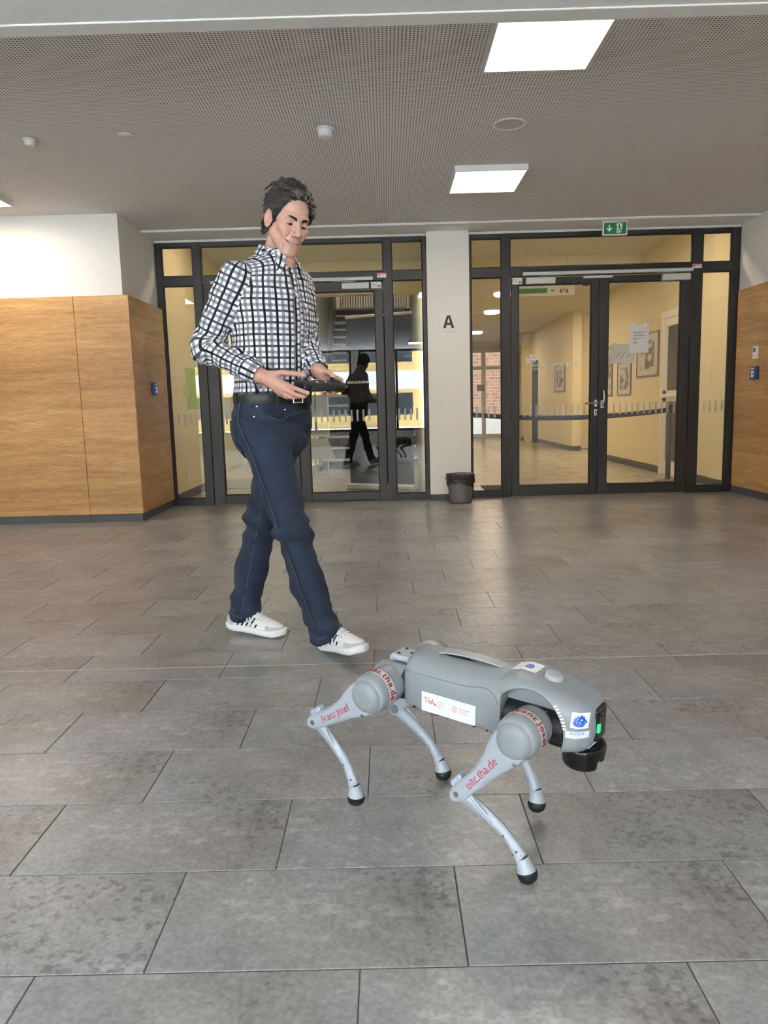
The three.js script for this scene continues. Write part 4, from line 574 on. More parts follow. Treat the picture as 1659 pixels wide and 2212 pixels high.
    mesh('foot_pad', M(calfTurn(lathe([[0.0215, 0.004], [0.0222, 0.0], [0.0218, -0.008], [0.0185, -0.016], [0.011, -0.0215], [0, -0.0225]], 28).rotateZ(-0.62).translate(-0.001, -L, zt + 0.002))), std(0x131313, 0.55), leg);
    for (const [x, y] of [[-0.006, 0.168], [0.006, 0.169], [0.0, 0.128]]) { const b = 0.021 * Math.sin(Math.PI * (y / 0.213) ** 1.35) + x; mesh('calf_screw', M(calfTurn(cyl(0.003, 0.0028, V(b, -y, zt + 0.008), V(b, -y, zt + 0.0148), 10))), chrome, leg); }
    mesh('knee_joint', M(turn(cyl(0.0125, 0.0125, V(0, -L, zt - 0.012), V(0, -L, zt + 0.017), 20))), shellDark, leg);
    void thigh; return leg;
  }
  const D = Math.PI / 180;
  makeLeg('planted front leg with web address lettering', 0.1934, 1, -2.2 * D, -37.7 * D, 91.4 * D, ['oitc.tha.de', 0.120], 'Franz Josef', 2.12);
  makeLeg('raised front leg on the far side', 0.1934, -1, -11 * D, -60 * D, 99.9 * D, null, 'nnbs.tha.de', 2.2);
  makeLeg('raised hind leg lettered with a name', -0.1934, 1, 1.9 * D, -55 * D, 90.3 * D, ['Franz Josef', 0.118], 'nnbs.tha.de', 2.35);
  makeLeg('planted hind leg on the far side', -0.1934, -1, -2.4 * D, -33.3 * D, 82.9 * D, null, 'hightech happy', 2.6);
}
// ---------- the walking man ----------
const man = thing('person', 'person in a checked shirt and jeans walking with a black controller in both hands', 'person', [0, 0, 0]);
{
  const TT = 54 * Math.PI / 180, PT = 52 * Math.PI / 180;
  const fwd = (t) => [Math.sin(t), Math.cos(t)], FT = fwd(TT), FP = fwd(PT);
  const axX = [[0.9, -0.470], [1.05, -0.472], [1.25, -0.462], [1.4, -0.454], [1.55, -0.448], [1.66, -0.430]], axZ = [[0.9, -3.17], [1.4, -3.17], [1.55, -3.165], [1.66, -3.150]];
  const A = [[0.98, 0.168], [1.06, 0.170], [1.15, 0.174], [1.25, 0.178], [1.36, 0.190], [1.45, 0.194], [1.53, 0.186], [1.572, 0.160], [1.60, 0.124], [1.63, 0.086], [1.67, 0.066], [1.75, 0.060]];
  const B = [[0.98, 0.128], [1.06, 0.133], [1.15, 0.138], [1.25, 0.136], [1.36, 0.134], [1.45, 0.128], [1.53, 0.112], [1.572, 0.096], [1.60, 0.086], [1.63, 0.074], [1.67, 0.066], [1.75, 0.060]];
  const torsoLocal = (x, y, z) => { const rx = x - lerpT(axX, y), rz = z - lerpT(axZ, y); return [rx * FT[1] - rz * FT[0], rx * FT[0] + rz * FT[1]]; };     // to his left, forward
  const sdTorso = (x, y, z, g) => { const [l, f] = torsoLocal(x, y, z), a = lerpT(A, y) + g, b = lerpT(B, y) + g; return (Math.hypot(l / a, f / b) - 1) * Math.min(a, b) * 0.9; };
  const J = { shR: [-0.576, 1.530, -3.025], elR: [-0.712, 1.268, -3.045], wrR: [-0.492, 1.150, -2.966], shL: [-0.372, 1.545, -3.315], elL: [-0.338, 1.288, -3.270], wrL: [-0.270, 1.169, -3.078],
    hpR: [-0.520, 0.965, -3.105], knR: [-0.392, 0.535, -2.990], anR: [-0.268, 0.085, -3.025], hpL: [-0.432, 0.965, -3.235], knL: [-0.566, 0.535, -3.300], anL: [-0.682, 0.085, -3.365] };
  const lerp3 = (a, b, t) => [0, 1, 2].map((i) => mix(a[i], b[i], t));
  // --- shirt
  const cuffR = lerp3(J.elR, J.wrR, 0.985), cuffL = lerp3(J.elL, J.wrL, 0.99);
  const armR = (x, y, z) => smin(sdCone(x, y, z, J.shR, J.elR, 0.066, 0.056), sdCone(x, y, z, J.elR, cuffR, 0.056, 0.039), 0.03);
  const armL = (x, y, z) => smin(sdCone(x, y, z, J.shL, J.elL, 0.070, 0.055), sdCone(x, y, z, J.elL, cuffL, 0.055, 0.040), 0.03);
  const shirtF = (x, y, z) => { let d = smin(smin(sdTorso(x, y, z, 0.003), armR(x, y, z), 0.035), armL(x, y, z), 0.035); d = Math.max(d, 1.045 - y, y - 1.648); return d; };
  const clipCuff = (f) => (x, y, z) => { let d = f(x, y, z); for (const [e, w] of [[J.elR, cuffR], [J.elL, cuffL]]) { const q = [0, 1, 2].map((i) => w[i] - e[i]), l = Math.hypot(...q), s = ((x - w[0]) * q[0] + (y - w[1]) * q[1] + (z - w[2]) * q[2]) / l; if (s > -0.02 && Math.hypot(x - w[0], y - w[1], z - w[2]) < 0.09) d = Math.max(d, s); } return d; };
  const shirtG = netMesh(clipCuff(shirtF), [-0.84, 1.02, -3.46], [-0.16, 1.68, -2.86], 0.0062);
  // parameters of a point on the shirt: which piece, u, v
  const boneFrame = (a, b) => { const d = V(b[0] - a[0], b[1] - a[1], b[2] - a[2]), l = d.length(); d.normalize(); const n = V(FT[0], 0, FT[1]); n.addScaledVector(d, -n.dot(d)).normalize(); const m = d.clone().cross(n); return { a: V(...a), d, n, m, l }; };
  const arms = [['shR', 'elR', cuffR, armR], ['shL', 'elL', cuffL, armL]].map(([s, e, w, f]) => ({ up: boneFrame(J[s], J[e]), lo: boneFrame(J[e], w), f }));
  const armUV = (k, p) => { const { up, lo } = arms[k]; const q = p.clone().sub(up.a), r = p.clone().sub(lo.a), t = q.dot(up.d), s = r.dot(lo.d); const dU = p.distanceTo(up.a.clone().addScaledVector(up.d, clamp(t, 0, up.l))), dL = p.distanceTo(lo.a.clone().addScaledVector(lo.d, clamp(s, 0, lo.l))), w = sst(-0.018, 0.018, dU - dL), along = mix(t, up.l + s, w); const aU = Math.atan2(q.dot(up.m), q.dot(up.n)), aL = Math.atan2(r.dot(lo.m), r.dot(lo.n)); let dA = aL - aU; if (dA > Math.PI) dA -= 2 * Math.PI; if (dA < -Math.PI) dA += 2 * Math.PI; return [aU + dA * w, along, w]; };
  { // folds
    const p = shirtG.attributes.position, n = shirtG.attributes.normal, v = V(0, 0, 0);
    for (let i = 0; i < p.count; i++) {
      v.fromBufferAttribute(p, i); let d = 0; const dt = sdTorso(v.x, v.y, v.z, 0.003), ds = [armR(v.x, v.y, v.z), armL(v.x, v.y, v.z)], k = ds[0] < ds[1] ? 0 : 1;
      const wt = sst(-0.01, 0.02, ds[k] - dt), wa = 1 - wt;
      const [l, f] = torsoLocal(v.x, v.y, v.z), ph = Math.atan2(l, f);
      d += wt * (0.011 * sst(1.20, 1.07, v.y) * (vn(ph * 5 + 20, v.y * 14, 3) - 0.35) + 0.012 * (vn(ph * 3 + v.y * 9 + 30, v.y * 12 - ph * 2, 8) - 0.5) + 0.008 * (vn(l * 30 + v.y * 22 + 50, v.y * 9 - l * 14, 12) - 0.5));
      if (wa > 0) { const [a, s] = armUV(k, v), el = arms[k].up.l, e = Math.exp(-(((s - el) / 0.11) ** 2)); d += wa * ((0.010 + 0.012 * e) * (vn(Math.cos(a) * 1.6 + 9, Math.sin(a) * 1.6 + s * 30, 5 + k) - 0.5) + 0.008 * e * Math.sin(s * 95 + 2.2 * Math.sin(a)) * 0.6); }
      const edge = Math.min(1, Math.abs(v.y - 1.045) / 0.02, Math.abs(1.648 - v.y) / 0.03); p.setXYZ(i, v.x + n.getX(i) * d * edge, v.y + n.getY(i) * d * edge, v.z + n.getZ(i) * d * edge);
    }
    shirtG.computeVertexNormals();
  }
  const plaid = dataTex(256, 256, (u, v) => {
    const stripe = (t) => t < 0.20 ? 2 : t >= 0.46 && t < 0.70 ? 1 : 0, a = stripe(u), b = stripe(v); const W = [0.93, 0.93, 0.945], G = [0.52, 0.52, 0.56], K = [0.055, 0.055, 0.06], G2 = [0.13, 0.13, 0.145];
    const ca = [W, G, K][a], cb = [W, G, G2][b], th = ((u * 128 + v * 128) | 0) % 2; let c; if (a === 0) c = b ? cb.map((x) => mix(x, 0.93, 0.16)) : W; else if (b === 0) c = ca.map((x) => mix(x, 0.93, a === 2 ? 0.02 : 0.10)); else c = ca.map((x, i) => Math.min(1, x * mix(0.55, 0.9, cb[i])));
    const n = 0.03 * (th - 0.5) + 0.03 * (hash(u * 256 | 0, v * 256 | 0, 2) - 0.5); return c.map((x) => x + n);
  });
  const PER = 0.046, PEV = 0.045, shirtMat = std(0xffffff, 0.85, { map: plaid, side: THREE.DoubleSide });
  const piece = { torso: { P: [], N: [], T: [] }, r: { P: [], N: [], T: [] }, l: { P: [], N: [], T: [] } };
  {
    const p = shirtG.attributes.position, n = shirtG.attributes.normal, ix = shirtG.index, v = V(0, 0, 0), cls = new Uint8Array(p.count), uvA = new Float32Array(p.count * 3);
    const seam = (k, x, y, z) => { const { up } = arms[k], q = V(x, y, z).sub(up.a); return q.dot(up.d); };
    for (let i = 0; i < p.count; i++) { v.fromBufferAttribute(p, i); const dt = sdTorso(v.x, v.y, v.z, 0.003), a = armR(v.x, v.y, v.z), b = armL(v.x, v.y, v.z); const k = a < b ? 0 : 1, m = Math.min(a, b); const [l] = torsoLocal(v.x, v.y, v.z); const out = Math.abs(l) > 0.158 + 0.10 * Math.max(0, 1.5 - v.y); cls[i] = (m < dt + 0.004 && (out || v.y < 1.40)) ? 1 + k : 0; void seam; }
    for (let t = 0; t < ix.count; t += 3) {
      const id = [ix.getX(t), ix.getX(t + 1), ix.getX(t + 2)], c = id.map((i) => cls[i]), k = c[0] === c[1] || c[0] === c[2] ? c[0] : c[1], o = k === 0 ? piece.torso : k === 1 ? piece.r : piece.l; const uv = [];
      for (const i of id) {
        v.fromBufferAttribute(p, i); o.P.push(v.x, v.y, v.z); o.N.push(n.getX(i), n.getY(i), n.getZ(i));
        if (k === 0) { const [l, f] = torsoLocal(v.x, v.y, v.z), ph = Math.atan2(l / lerpT(A, v.y), f / lerpT(B, v.y)), w = sst(1.50, 1.60, v.y); uv.push([mix(ph * 0.158, l, w), v.y + w * -0.75 * (f - 0.09)]); } else { const [a, s] = armUV(k - 1, v); uv.push([a * 0.058, s]); }
      }
      const span = k === 0 ? 2 * Math.PI * 0.158 : 2 * Math.PI * 0.058; for (let j = 1; j < 3; j++) { if (uv[j][0] - uv[0][0] > span / 2) uv[j][0] -= span; if (uv[0][0] - uv[j][0] > span / 2) uv[j][0] += span; }
      for (const q of uv) o.T.push(q[0] / PER + 0.9, q[1] / PEV);
    }
  }
  const geoOf = (o) => { const g = new THREE.BufferGeometry(); g.setAttribute('position', new THREE.Float32BufferAttribute(o.P, 3)); g.setAttribute('normal', new THREE.Float32BufferAttribute(o.N, 3)); g.setAttribute('uv', new THREE.Float32BufferAttribute(o.T, 2)); return g; };
  const shirt = mesh('shirt', geoOf(piece.torso), shirtMat, man); shirt.userData.label = 'black and white checked shirt';
  mesh('sleeve', geoOf(piece.r), shirtMat, shirt); mesh('sleeve', geoOf(piece.l), shirtMat, shirt);
  const TW = (l, y, f) => V(lerpT(axX, y) + l * FT[1] + f * FT[0], y, lerpT(axZ, y) - l * FT[0] + f * FT[1]);
  const onShirt = (l, y, lift) => { let f = 0.24; for (let i = 0; i < 60; i++) { const q = TW(l, y, f), d = sdTorso(q.x, q.y, q.z, 0.003); if (d < 0.0004) break; f -= Math.max(0.0005, d * 0.7); } return TW(l, y, f + lift); };
  // placket, buttons, pocket
  { const g = new THREE.PlaneGeometry(1, 1, 4, 80), p = g.attributes.position, uv = g.attributes.uv; for (let i = 0; i < p.count; i++) { const l = p.getX(i) * 0.034, y = mix(1.07, 1.585, p.getY(i) + 0.5), q = onShirt(l, y, 0.0045 - (Math.abs(p.getX(i)) > 0.4 ? 0.003 : 0)); p.setXYZ(i, q.x, q.y, q.z); uv.setXY(i, l / PER + 0.36, y / PER + 0.4); } g.computeVertexNormals(); mesh('button_placket', g, shirtMat, shirt); }
  for (let k = 0; k < 6; k++) { const q = onShirt(0, 1.13 + k * 0.083, 0.005), b = mesh('button', lathe([[0, 0.0026], [0.0035, 0.0024], [0.0055, 0.003], [0.0058, 0.001], [0.005, 0]], 14).rotateX(Math.PI / 2), std(0xd9d9d4, 0.3), shirt); b.position.copy(q); b.rotation.y = TT; }
  { const g = new THREE.PlaneGeometry(1, 1, 10, 10), p = g.attributes.position, uv = g.attributes.uv; for (let i = 0; i < p.count; i++) { const l = 0.085 + p.getX(i) * 0.095, y = 1.36 + p.getY(i) * 0.12 - (p.getY(i) < -0.45 ? 0.014 * (1 - 2 * Math.abs(p.getX(i))) : 0), q = onShirt(l, y, 0.006); p.setXYZ(i, q.x, q.y, q.z); uv.setXY(i, l / PER + 0.52, y / PER + 0.3); } g.computeVertexNormals(); mesh('breast_pocket', g, shirtMat, shirt); }
  // collar: stand and turned down leaf, open at the throat
  {
    const nc = (y) => [-0.430 + (y - 1.64) * 0.10, -3.146 + (y - 1.64) * 0.10];
    for (const s of [1, -1]) {
      const nu = 30, nv = 8, P = [], T = [], I = [];
      for (let i = 0; i <= nu; i++) for (let j = 0; j <= nv; j++) {
        const t = i / nu, ps = mix(Math.PI, 0.30, t), v = j / nv, topY = mix(1.688, 1.620, t ** 1.3), rT = mix(0.064, 0.066, t), drop = mix(0.048, 0.080, sst(0.45, 1, t)), out = mix(0.020, 0.030, t);
        const y = topY - drop * v - 0.004 * Math.sin(v * Math.PI), r = rT + 0.004 + out * Math.sin(v * Math.PI * 0.5), a = ps - 0.26 * v * sst(0.7, 1, t) * 0.0 + 0.42 * v * sst(0.75, 1, t), [cx, cz] = nc(y), lx = s * Math.sin(a) * r * 1.0, f = Math.cos(a) * (r + 0.010 * v * sst(0.5, 1, t)) + 0.012 * t;
        P.push(cx + lx * FT[1] + f * FT[0], y, cz - lx * FT[0] + f * FT[1]); T.push((ps * 0.075 * s) / PER, (v * 0.06 + 0.01) / PER);
      }
      for (let i = 0; i < nu; i++) for (let j = 0; j < nv; j++) { const a = i * (nv + 1) + j, b = a + nv + 1; I.push(a, b, a + 1, b, b + 1, a + 1); }
      const g = new THREE.BufferGeometry(); g.setAttribute('position', new THREE.Float32BufferAttribute(P, 3)); g.setAttribute('uv', new THREE.Float32BufferAttribute(T, 2)); g.setIndex(I); g.computeVertexNormals(); mesh('collar_leaf', g, shirtMat, shirt);
    }
  }
  // cuffs
  for (const [e, w, r] of [[J.elR, cuffR, 0.0405], [J.elL, cuffL, 0.0415]]) { const d = V(w[0] - e[0], w[1] - e[1], w[2] - e[2]).normalize(), g = lathe([[r * 0.90, 0.002], [r, 0.004], [r * 1.05, -0.03], [r * 1.10, -0.062], [r * 1.02, -0.066]], 36); const uv = g.attributes.uv; for (let i = 0; i < uv.count; i++) uv.setXY(i, uv.getX(i) * 2 * Math.PI * r / PER, uv.getY(i) * 0.066 / PER); g.applyQuaternion(new THREE.Quaternion().setFromUnitVectors(V(0, 1, 0), d)); g.translate(...w); mesh('cuff', g, shirtMat, shirt); }
  // --- jeans
  const pelLocal = (x, z) => { const rx = x + 0.471, rz = z + 3.17; return [rx * FP[1] - rz * FP[0], rx * FP[0] + rz * FP[1]]; };
  const PA = [[0.80, 0.12], [0.88, 0.165], [0.96, 0.174], [1.02, 0.172], [1.10, 0.168]], PB = [[0.80, 0.08], [0.88, 0.108], [0.95, 0.117], [1.02, 0.127], [1.10, 0.132]];
  const hemR = lerp3(J.knR, J.anR, 1.02), hemL = lerp3(J.knL, J.anL, 1.03);
  const bow = (a, b, t, o) => { const q = lerp3(a, b, t); return [q[0] + o[0], q[1] + o[1], q[2] + o[2]]; };
  const mcR = bow(J.knR, J.anR, 0.5, [-0.012, 0, -0.01]), mcL = bow(J.knL, J.anL, 0.5, [-0.004, 0, -0.01]);
  const legRf = (x, y, z) => smin(smin(sdCone(x, y, z, J.hpR, J.knR, 0.101, 0.069), sdCone(x, y, z, J.knR, mcR, 0.069, 0.0665), 0.03), sdCone(x, y, z, mcR, hemR, 0.0665, 0.064), 0.03);
  const legLf = (x, y, z) => smin(smin(sdCone(x, y, z, J.hpL, J.knL, 0.092, 0.069), sdCone(x, y, z, J.knL, mcL, 0.069, 0.067), 0.03), sdCone(x, y, z, mcL, hemL, 0.067, 0.063), 0.03);
  const hemCut = [[J.knR, hemR, -0.10], [J.knL, hemL, 0.0]].map(([k, h, tilt]) => { const d = V(h[0] - k[0], h[1] - k[1], h[2] - k[2]).normalize(); d.x += tilt * -2.2; d.normalize(); return [V(...h), d]; });
  const jeansF = (x, y, z) => {
    const [l, f] = pelLocal(x, z), a = lerpT(PA, y), b = lerpT(PB, y); let d = smax((Math.hypot(l / a, f / b) - 1) * 0.125, 0.84 - y, 0.05);
    d = smin(d, sdEll(l, y, f, [-0.065, 0.93, -0.055], [0.085, 0.10, 0.085]), 0.05); d = smin(d, sdEll(l, y, f, [0.065, 0.93, -0.055], [0.085, 0.10, 0.085]), 0.05);
    let r = legRf(x, y, z), q = legLf(x, y, z); if (y < 0.35) { r = Math.max(r, (x - hemCut[0][0].x) * hemCut[0][1].x + (y - hemCut[0][0].y) * hemCut[0][1].y + (z - hemCut[0][0].z) * hemCut[0][1].z); q = Math.max(q, (x - hemCut[1][0].x) * hemCut[1][1].x + (y - hemCut[1][0].y) * hemCut[1][1].y + (z - hemCut[1][0].z) * hemCut[1][1].z); }
    const kk = 0.012 + 0.05 * sst(0.72, 0.92, y); d = smin(smin(d, r, 0.05), q, kk); return Math.max(d, y - 1.078);
  };
  const jeansG = netMesh(jeansF, [-0.80, 0.03, -3.50], [-0.14, 1.10, -2.88], 0.0072);
  const legs = [[J.hpR, J.knR, hemR], [J.hpL, J.knL, hemL]].map(([h, k, a]) => ({ up: boneFrame(h, k), lo: boneFrame(k, a) }));
  const legUV = (k, p) => { const { up, lo } = legs[k]; const q = p.clone().sub(up.a), r = p.clone().sub(lo.a), t = q.dot(up.d), s = r.dot(lo.d), w = sst(-0.03, 0.03, s); return [mix(Math.atan2(q.dot(up.m), q.dot(up.n)), Math.atan2(r.dot(lo.m), r.dot(lo.n)), w), mix(t, up.l + s, w)]; };
  {
    const p = jeansG.attributes.position, n = jeansG.attributes.normal, v = V(0, 0, 0), uv = new Float32Array(p.count * 2);
    for (let i = 0; i < p.count; i++) {
      v.fromBufferAttribute(p, i); const k = legRf(v.x, v.y, v.z) < legLf(v.x, v.y, v.z) ? 0 : 1, [a, s] = legUV(k, v), ca = Math.cos(a), sa = Math.sin(a); let d = 0;
      const knee = Math.exp(-(((s - 0.47) / 0.10) ** 2)), hem = sst(0.70, 0.92, s), hip = Math.exp(-(((s - 0.02) / 0.12) ** 2));
      d += (0.009 + 0.018 * hem + 0.018 * knee) * (vn(ca * 1.3 + 7 + s * 4, sa * 1.3 + s * 20, 3 + k) - 0.5) + 0.008 * knee * Math.sin(s * 80 + 3 * sa) + 0.006 * hem * Math.sin(s * 75 - 2.5 * ca) + 0.011 * hip * (vn(v.y * 60 + ca * 2, sa * 3, 15) - 0.5) + 0.003 * (vn(ca * 4 + 20, s * 40, 21) - 0.5);
      const e = Math.min(1, Math.abs(1.078 - v.y) / 0.03); p.setXYZ(i, v.x + n.getX(i) * d * e, v.y + n.getY(i) * d * e, v.z + n.getZ(i) * d * e); uv[i * 2] = v.x * 1.2 + v.z; uv[i * 2 + 1] = v.y;
    }
    jeansG.setAttribute('uv', new THREE.BufferAttribute(uv, 2)); jeansG.computeVertexNormals();
  }
  const denim = dataTex(512, 512, (u, v) => { const tw = ((u * 512 + v * 512) | 0) % 4 < 2 ? 0.012 : -0.012, m = fbm(u * 6, v * 6, 51, 6, 6, 4), sl = vn(u * 256, v * 24, 53, 256, 24) - 0.5, f = 0.06 * (m - 0.5) + tw + 0.018 * sl; return [0.105 + f * 0.9, 0.150 + f, 0.225 + f * 1.2]; });
  denim.repeat.set(3, 3);
  const denimMat = std(0xffffff, 0.85, { map: denim, side: THREE.DoubleSide }), stitch = std(0x5c6370, 0.8), denimDark = std(0x151d2e, 0.85);
  const jeans = mesh('jeans', jeansG, denimMat, man); jeans.userData.label = 'dark blue denim jeans';
  const proj = (p, dir, lift = 0.001) => { const q = p.clone(); for (let i = 0; i < 90; i++) { const d = jeansF(q.x, q.y, q.z); if (d < 0.0008) break; q.addScaledVector(dir, -Math.max(0.0006, d * 0.6)); } return q.addScaledVector(dir, lift); };
  const PW = (l, y, f) => V(-0.471 + l * FP[1] + f * FP[0], y, -3.17 - l * FP[0] + f * FP[1]);
  const camSide = V(-FP[1] * 0.72 + 0.1, 0, FP[0] * 0.9).normalize();
  // side seam of the leading leg and inseam of the trailing one
  const rightDir = V(-FP[1], 0, FP[0]); const seamPts = []; for (let i = 0; i <= 26; i++) { const t = i / 26, y = mix(1.05, 0.10, t); const c = y > 0.965 ? [J.hpR[0], y, J.hpR[2]] : y > 0.535 ? lerp3(J.hpR, J.knR, (0.965 - y) / 0.43) : lerp3(J.knR, hemR, (0.535 - y) / (0.535 - hemR[1])); const dir = rightDir.clone().applyAxisAngle(V(0, 1, 0), mix(0.05, 0.25, t)); seamPts.push(proj(V(...c).addScaledVector(dir, 0.2), dir, 0.0035)); }
  mesh('side_seam', tube(seamPts, 0.0022, 120, 6), denimDark, jeans); mesh('seam_stitching', tube(seamPts.map((q) => q.clone().add(V(-0.006, 0, 0.001))), 0.0008, 120, 5), stitch, jeans);
  { const pts = []; const dir = V(0.15, 0, 1).normalize(); for (let i = 0; i <= 14; i++) { const t = i / 14, c = lerp3(J.knL, hemL, mix(-0.1, 0.97, t)); pts.push(proj(V(c[0] - 0.012, c[1], c[2]).addScaledVector(dir, 0.2), dir, 0.003)); } mesh('side_seam', tube(pts, 0.0011, 60, 6), stitch, jeans); }
  { const pts = []; for (let i = 0; i <= 16; i++) { const a = mix(-2.3, 1.0, i / 16); const y = mix(0.985, 1.005, sst(-1.6, 0.6, a)); pts.push(proj(PW(Math.sin(a) * 0.3, y - (a > -0.9 && a < -0.2 ? 0.022 * Math.sin((a + 0.9) / 0.7 * Math.PI) : 0), Math.cos(a) * 0.3), PW(Math.sin(a), 0, Math.cos(a)).sub(PW(0, 0, 0)).normalize(), 0.002)); } mesh('pocket_stitching', tube(pts.slice(6), 0.0013, 60, 5), stitch, jeans); }
  { const g = new THREE.PlaneGeometry(1, 1, 10, 12), p = g.attributes.position; for (let i = 0; i < p.count; i++) { const u = p.getX(i), v = p.getY(i), a = -2.05 + u * 0.72, y = 0.905 + v * 0.145 - (v < -0.4 ? 0.018 * (1 - 2 * Math.abs(u)) : 0), dir = PW(Math.sin(a), 0, Math.cos(a)).sub(PW(0, 0, 0)).normalize(), q = proj(PW(Math.sin(a) * 0.32, y, Math.cos(a) * 0.32), dir, 0.004); p.setXYZ(i, q.x, q.y, q.z); } g.computeVertexNormals(); const bp = mesh('back_pocket', g, denimMat, jeans); const rim = []; for (const [u, v] of [[-0.46, 0.44], [-0.46, -0.42], [0, -0.47], [0.46, -0.42], [0.46, 0.44], [0, 0.44], [-0.46, 0.44]]) { const a = -2.05 + u * 0.72, y = 0.905 + v * 0.145 - (v < -0.4 ? 0.018 * (1 - 2 * Math.abs(u)) : 0), dir = PW(Math.sin(a), 0, Math.cos(a)).sub(PW(0, 0, 0)).normalize(); rim.push(proj(PW(Math.sin(a) * 0.32, y, Math.cos(a) * 0.32), dir, 0.005)); } const path = new THREE.CurvePath(); for (let i = 0; i < rim.length - 1; i++) path.add(new THREE.LineCurve3(rim[i], rim[i + 1])); mesh('pocket_stitching', new THREE.TubeGeometry(path, 80, 0.0013, 5), stitch, jeans); void bp; }
  for (const [a, y] of [[-1.15, 1.030], [-1.2, 0.990], [-0.42, 1.015]]) { const dir = PW(Math.sin(a), 0, Math.cos(a)).sub(PW(0, 0, 0)).normalize(), q = proj(PW(Math.sin(a) * 0.3, y, Math.cos(a) * 0.3), dir, 0.002); const m = mesh('rivet', lathe([[0, 0.003], [0.0035, 0.0026], [0.005, 0.0008], [0.005, 0]], 12).rotateX(Math.PI / 2), chrome, jeans); m.position.copy(q); m.rotation.y = Math.atan2(dir.x, dir.z); }
  // hems
  for (const [[h, d], r] of [[hemCut[0], 0.0655], [hemCut[1], 0.0645]]) { const pts = []; for (let i = 0; i < 28; i++) { const a = i / 28 * Math.PI * 2, u = V(1, 0, 0).addScaledVector(d, -d.x).normalize(), w = d.clone().cross(u); const q = h.clone().addScaledVector(u, Math.cos(a) * 0.16).addScaledVector(w, Math.sin(a) * 0.16).addScaledVector(d, -0.012); const dir = q.clone().sub(h).addScaledVector(d, 0.012).normalize(); pts.push(proj(q, dir, 0.002)); } void r; mesh('hem', tube(pts, 0.0032, 84, 6, true), denimDark, jeans); mesh('hem_stitching', tube(pts.map((q) => q.clone().addScaledVector(d, -0.012)), 0.0012, 84, 5, true), stitch, jeans); }
  // belt with buckle
  {
    const ringAt = (y, o) => { const r = []; for (let i = 0; i < 72; i++) { const a = i / 72 * Math.PI * 2; r.push(PW(Math.sin(a) * (lerpT(PA, y) + o), y, Math.cos(a) * (lerpT(PB, y) + o))); } return r; };
    const belt = mesh('belt', loft([ringAt(1.042, 0.0), ringAt(1.042, 0.0105), ringAt(1.050, 0.0125), ringAt(1.072, 0.0125), ringAt(1.080, 0.0105), ringAt(1.080, 0.0)], false), std(0x0c0b0b, 0.45, { side: THREE.DoubleSide }), man); belt.userData.label = 'black leather belt';
    const c = PW(0.0, 1.061, lerpT(PB, 1.06) + 0.0155), b = mesh('buckle', join([bx(-0.029, -0.023, -0.022, 0.022, -0.003, 0.003, 0.002), bx(0.023, 0.029, -0.022, 0.022, -0.003, 0.003, 0.002), bx(-0.023, 0.023, 0.0165, 0.022, -0.003, 0.003, 0.002), bx(-0.023, 0.023, -0.022, -0.0165, -0.003, 0.003, 0.002)]), std(0xd8d6d0, 0.2, { metalness: 1 }), belt); b.position.copy(c); b.rotation.y = PT; b.userData.label = 'silver frame buckle';
    for (const a of [-0.55, -1.75, 0.6]) { const y = 1.060, q = PW(Math.sin(a) * (lerpT(PA, y) + 0.0135), y, Math.cos(a) * (lerpT(PB, y) + 0.0135)), m = mesh('belt_loop', bx(-0.006, 0.006, -0.03, 0.028, -0.002, 0.002, 0.0015), denimMat, jeans); m.position.copy(q); m.rotation.y = PT + a; }
    const a = -2.2, q = PW(Math.sin(a) * (lerpT(PA, 1.05) + 0.004), 1.052, Math.cos(a) * (lerpT(PB, 1.05) + 0.004)), m = mesh('waist_patch', bx(-0.03, 0.03, -0.018, 0.02, -0.002, 0.012, 0.002), std(0xa06a48, 0.6), jeans); m.position.copy(q); m.rotation.y = PT + a;
  }
  // --- shoes: x forward, z to the outer side of the right foot
  function shoe(label, pos, yaw, pitch, outer) {
    const s = new THREE.Group(); s.name = 'shoe'; s.userData.label = label; man.add(s); s.position.set(...pos); s.rotation.order = 'YZX'; s.rotation.set(0, yaw, pitch);
    const white = std(0xe6e5e3, 0.5), suede = std(0xb4b4b6, 0.8), blk = std(0x17171a, 0.55), soleM = std(0xe9e9e8, 0.45);
    const hwid = (x) => lerpT([[0, 0.012], [0.012, 0.027], [0.04, 0.037], [0.10, 0.038], [0.16, 0.044], [0.22, 0.052], [0.265, 0.047], [0.29, 0.034], [0.305, 0.012]], x), mid = (x) => 0.006 * Math.sin(x / 0.3 * Math.PI) - 0.004 * sst(0.2, 0.3, x);
    const rings = []; for (const [y, o] of [[0.000, -0.006], [0.003, -0.001], [0.014, 0.002], [0.028, 0.0015], [0.031, -0.003]]) { const r = []; for (let i = 0; i < 60; i++) { const t = i / 60, up = t < 0.5, u = up ? t * 2 : 2 - t * 2, x = 0.1525 - 0.1525 * Math.cos(u * Math.PI), w = hwid(x); r.push(V(mix(0.1525, x, 1 + o / 0.1525), y + 0.010 * sst(0.25, 0.31, x) + 0.004 * sst(0.04, 0, x), -(mid(x) + (up ? 1 : -1) * (w + o)))); } rings.push(r); }
    mesh('sole', loft(rings), soleM, s);
    const upF = (x, y, z) => { const zc = z + mid(x) * 1.0; let d = sdEll(x, y, zc, [0.060, 0.045, 0], [0.056, 0.060, 0.0355]); d = smin(d, sdEll(x, y, zc, [0.135, 0.038, 0], [0.085, 0.052, 0.040]), 0.03); d = smin(d, sdEll(x, y, zc, [0.218, 0.028, -0.001], [0.080, 0.037, 0.0475]), 0.03); d = smin(d, sdCone(x, y, zc, [0.075, 0.06, 0], [0.068, 0.105, 0], 0.036, 0.036), 0.025); return Math.max(d, 0.018 - y, y - 0.099); };
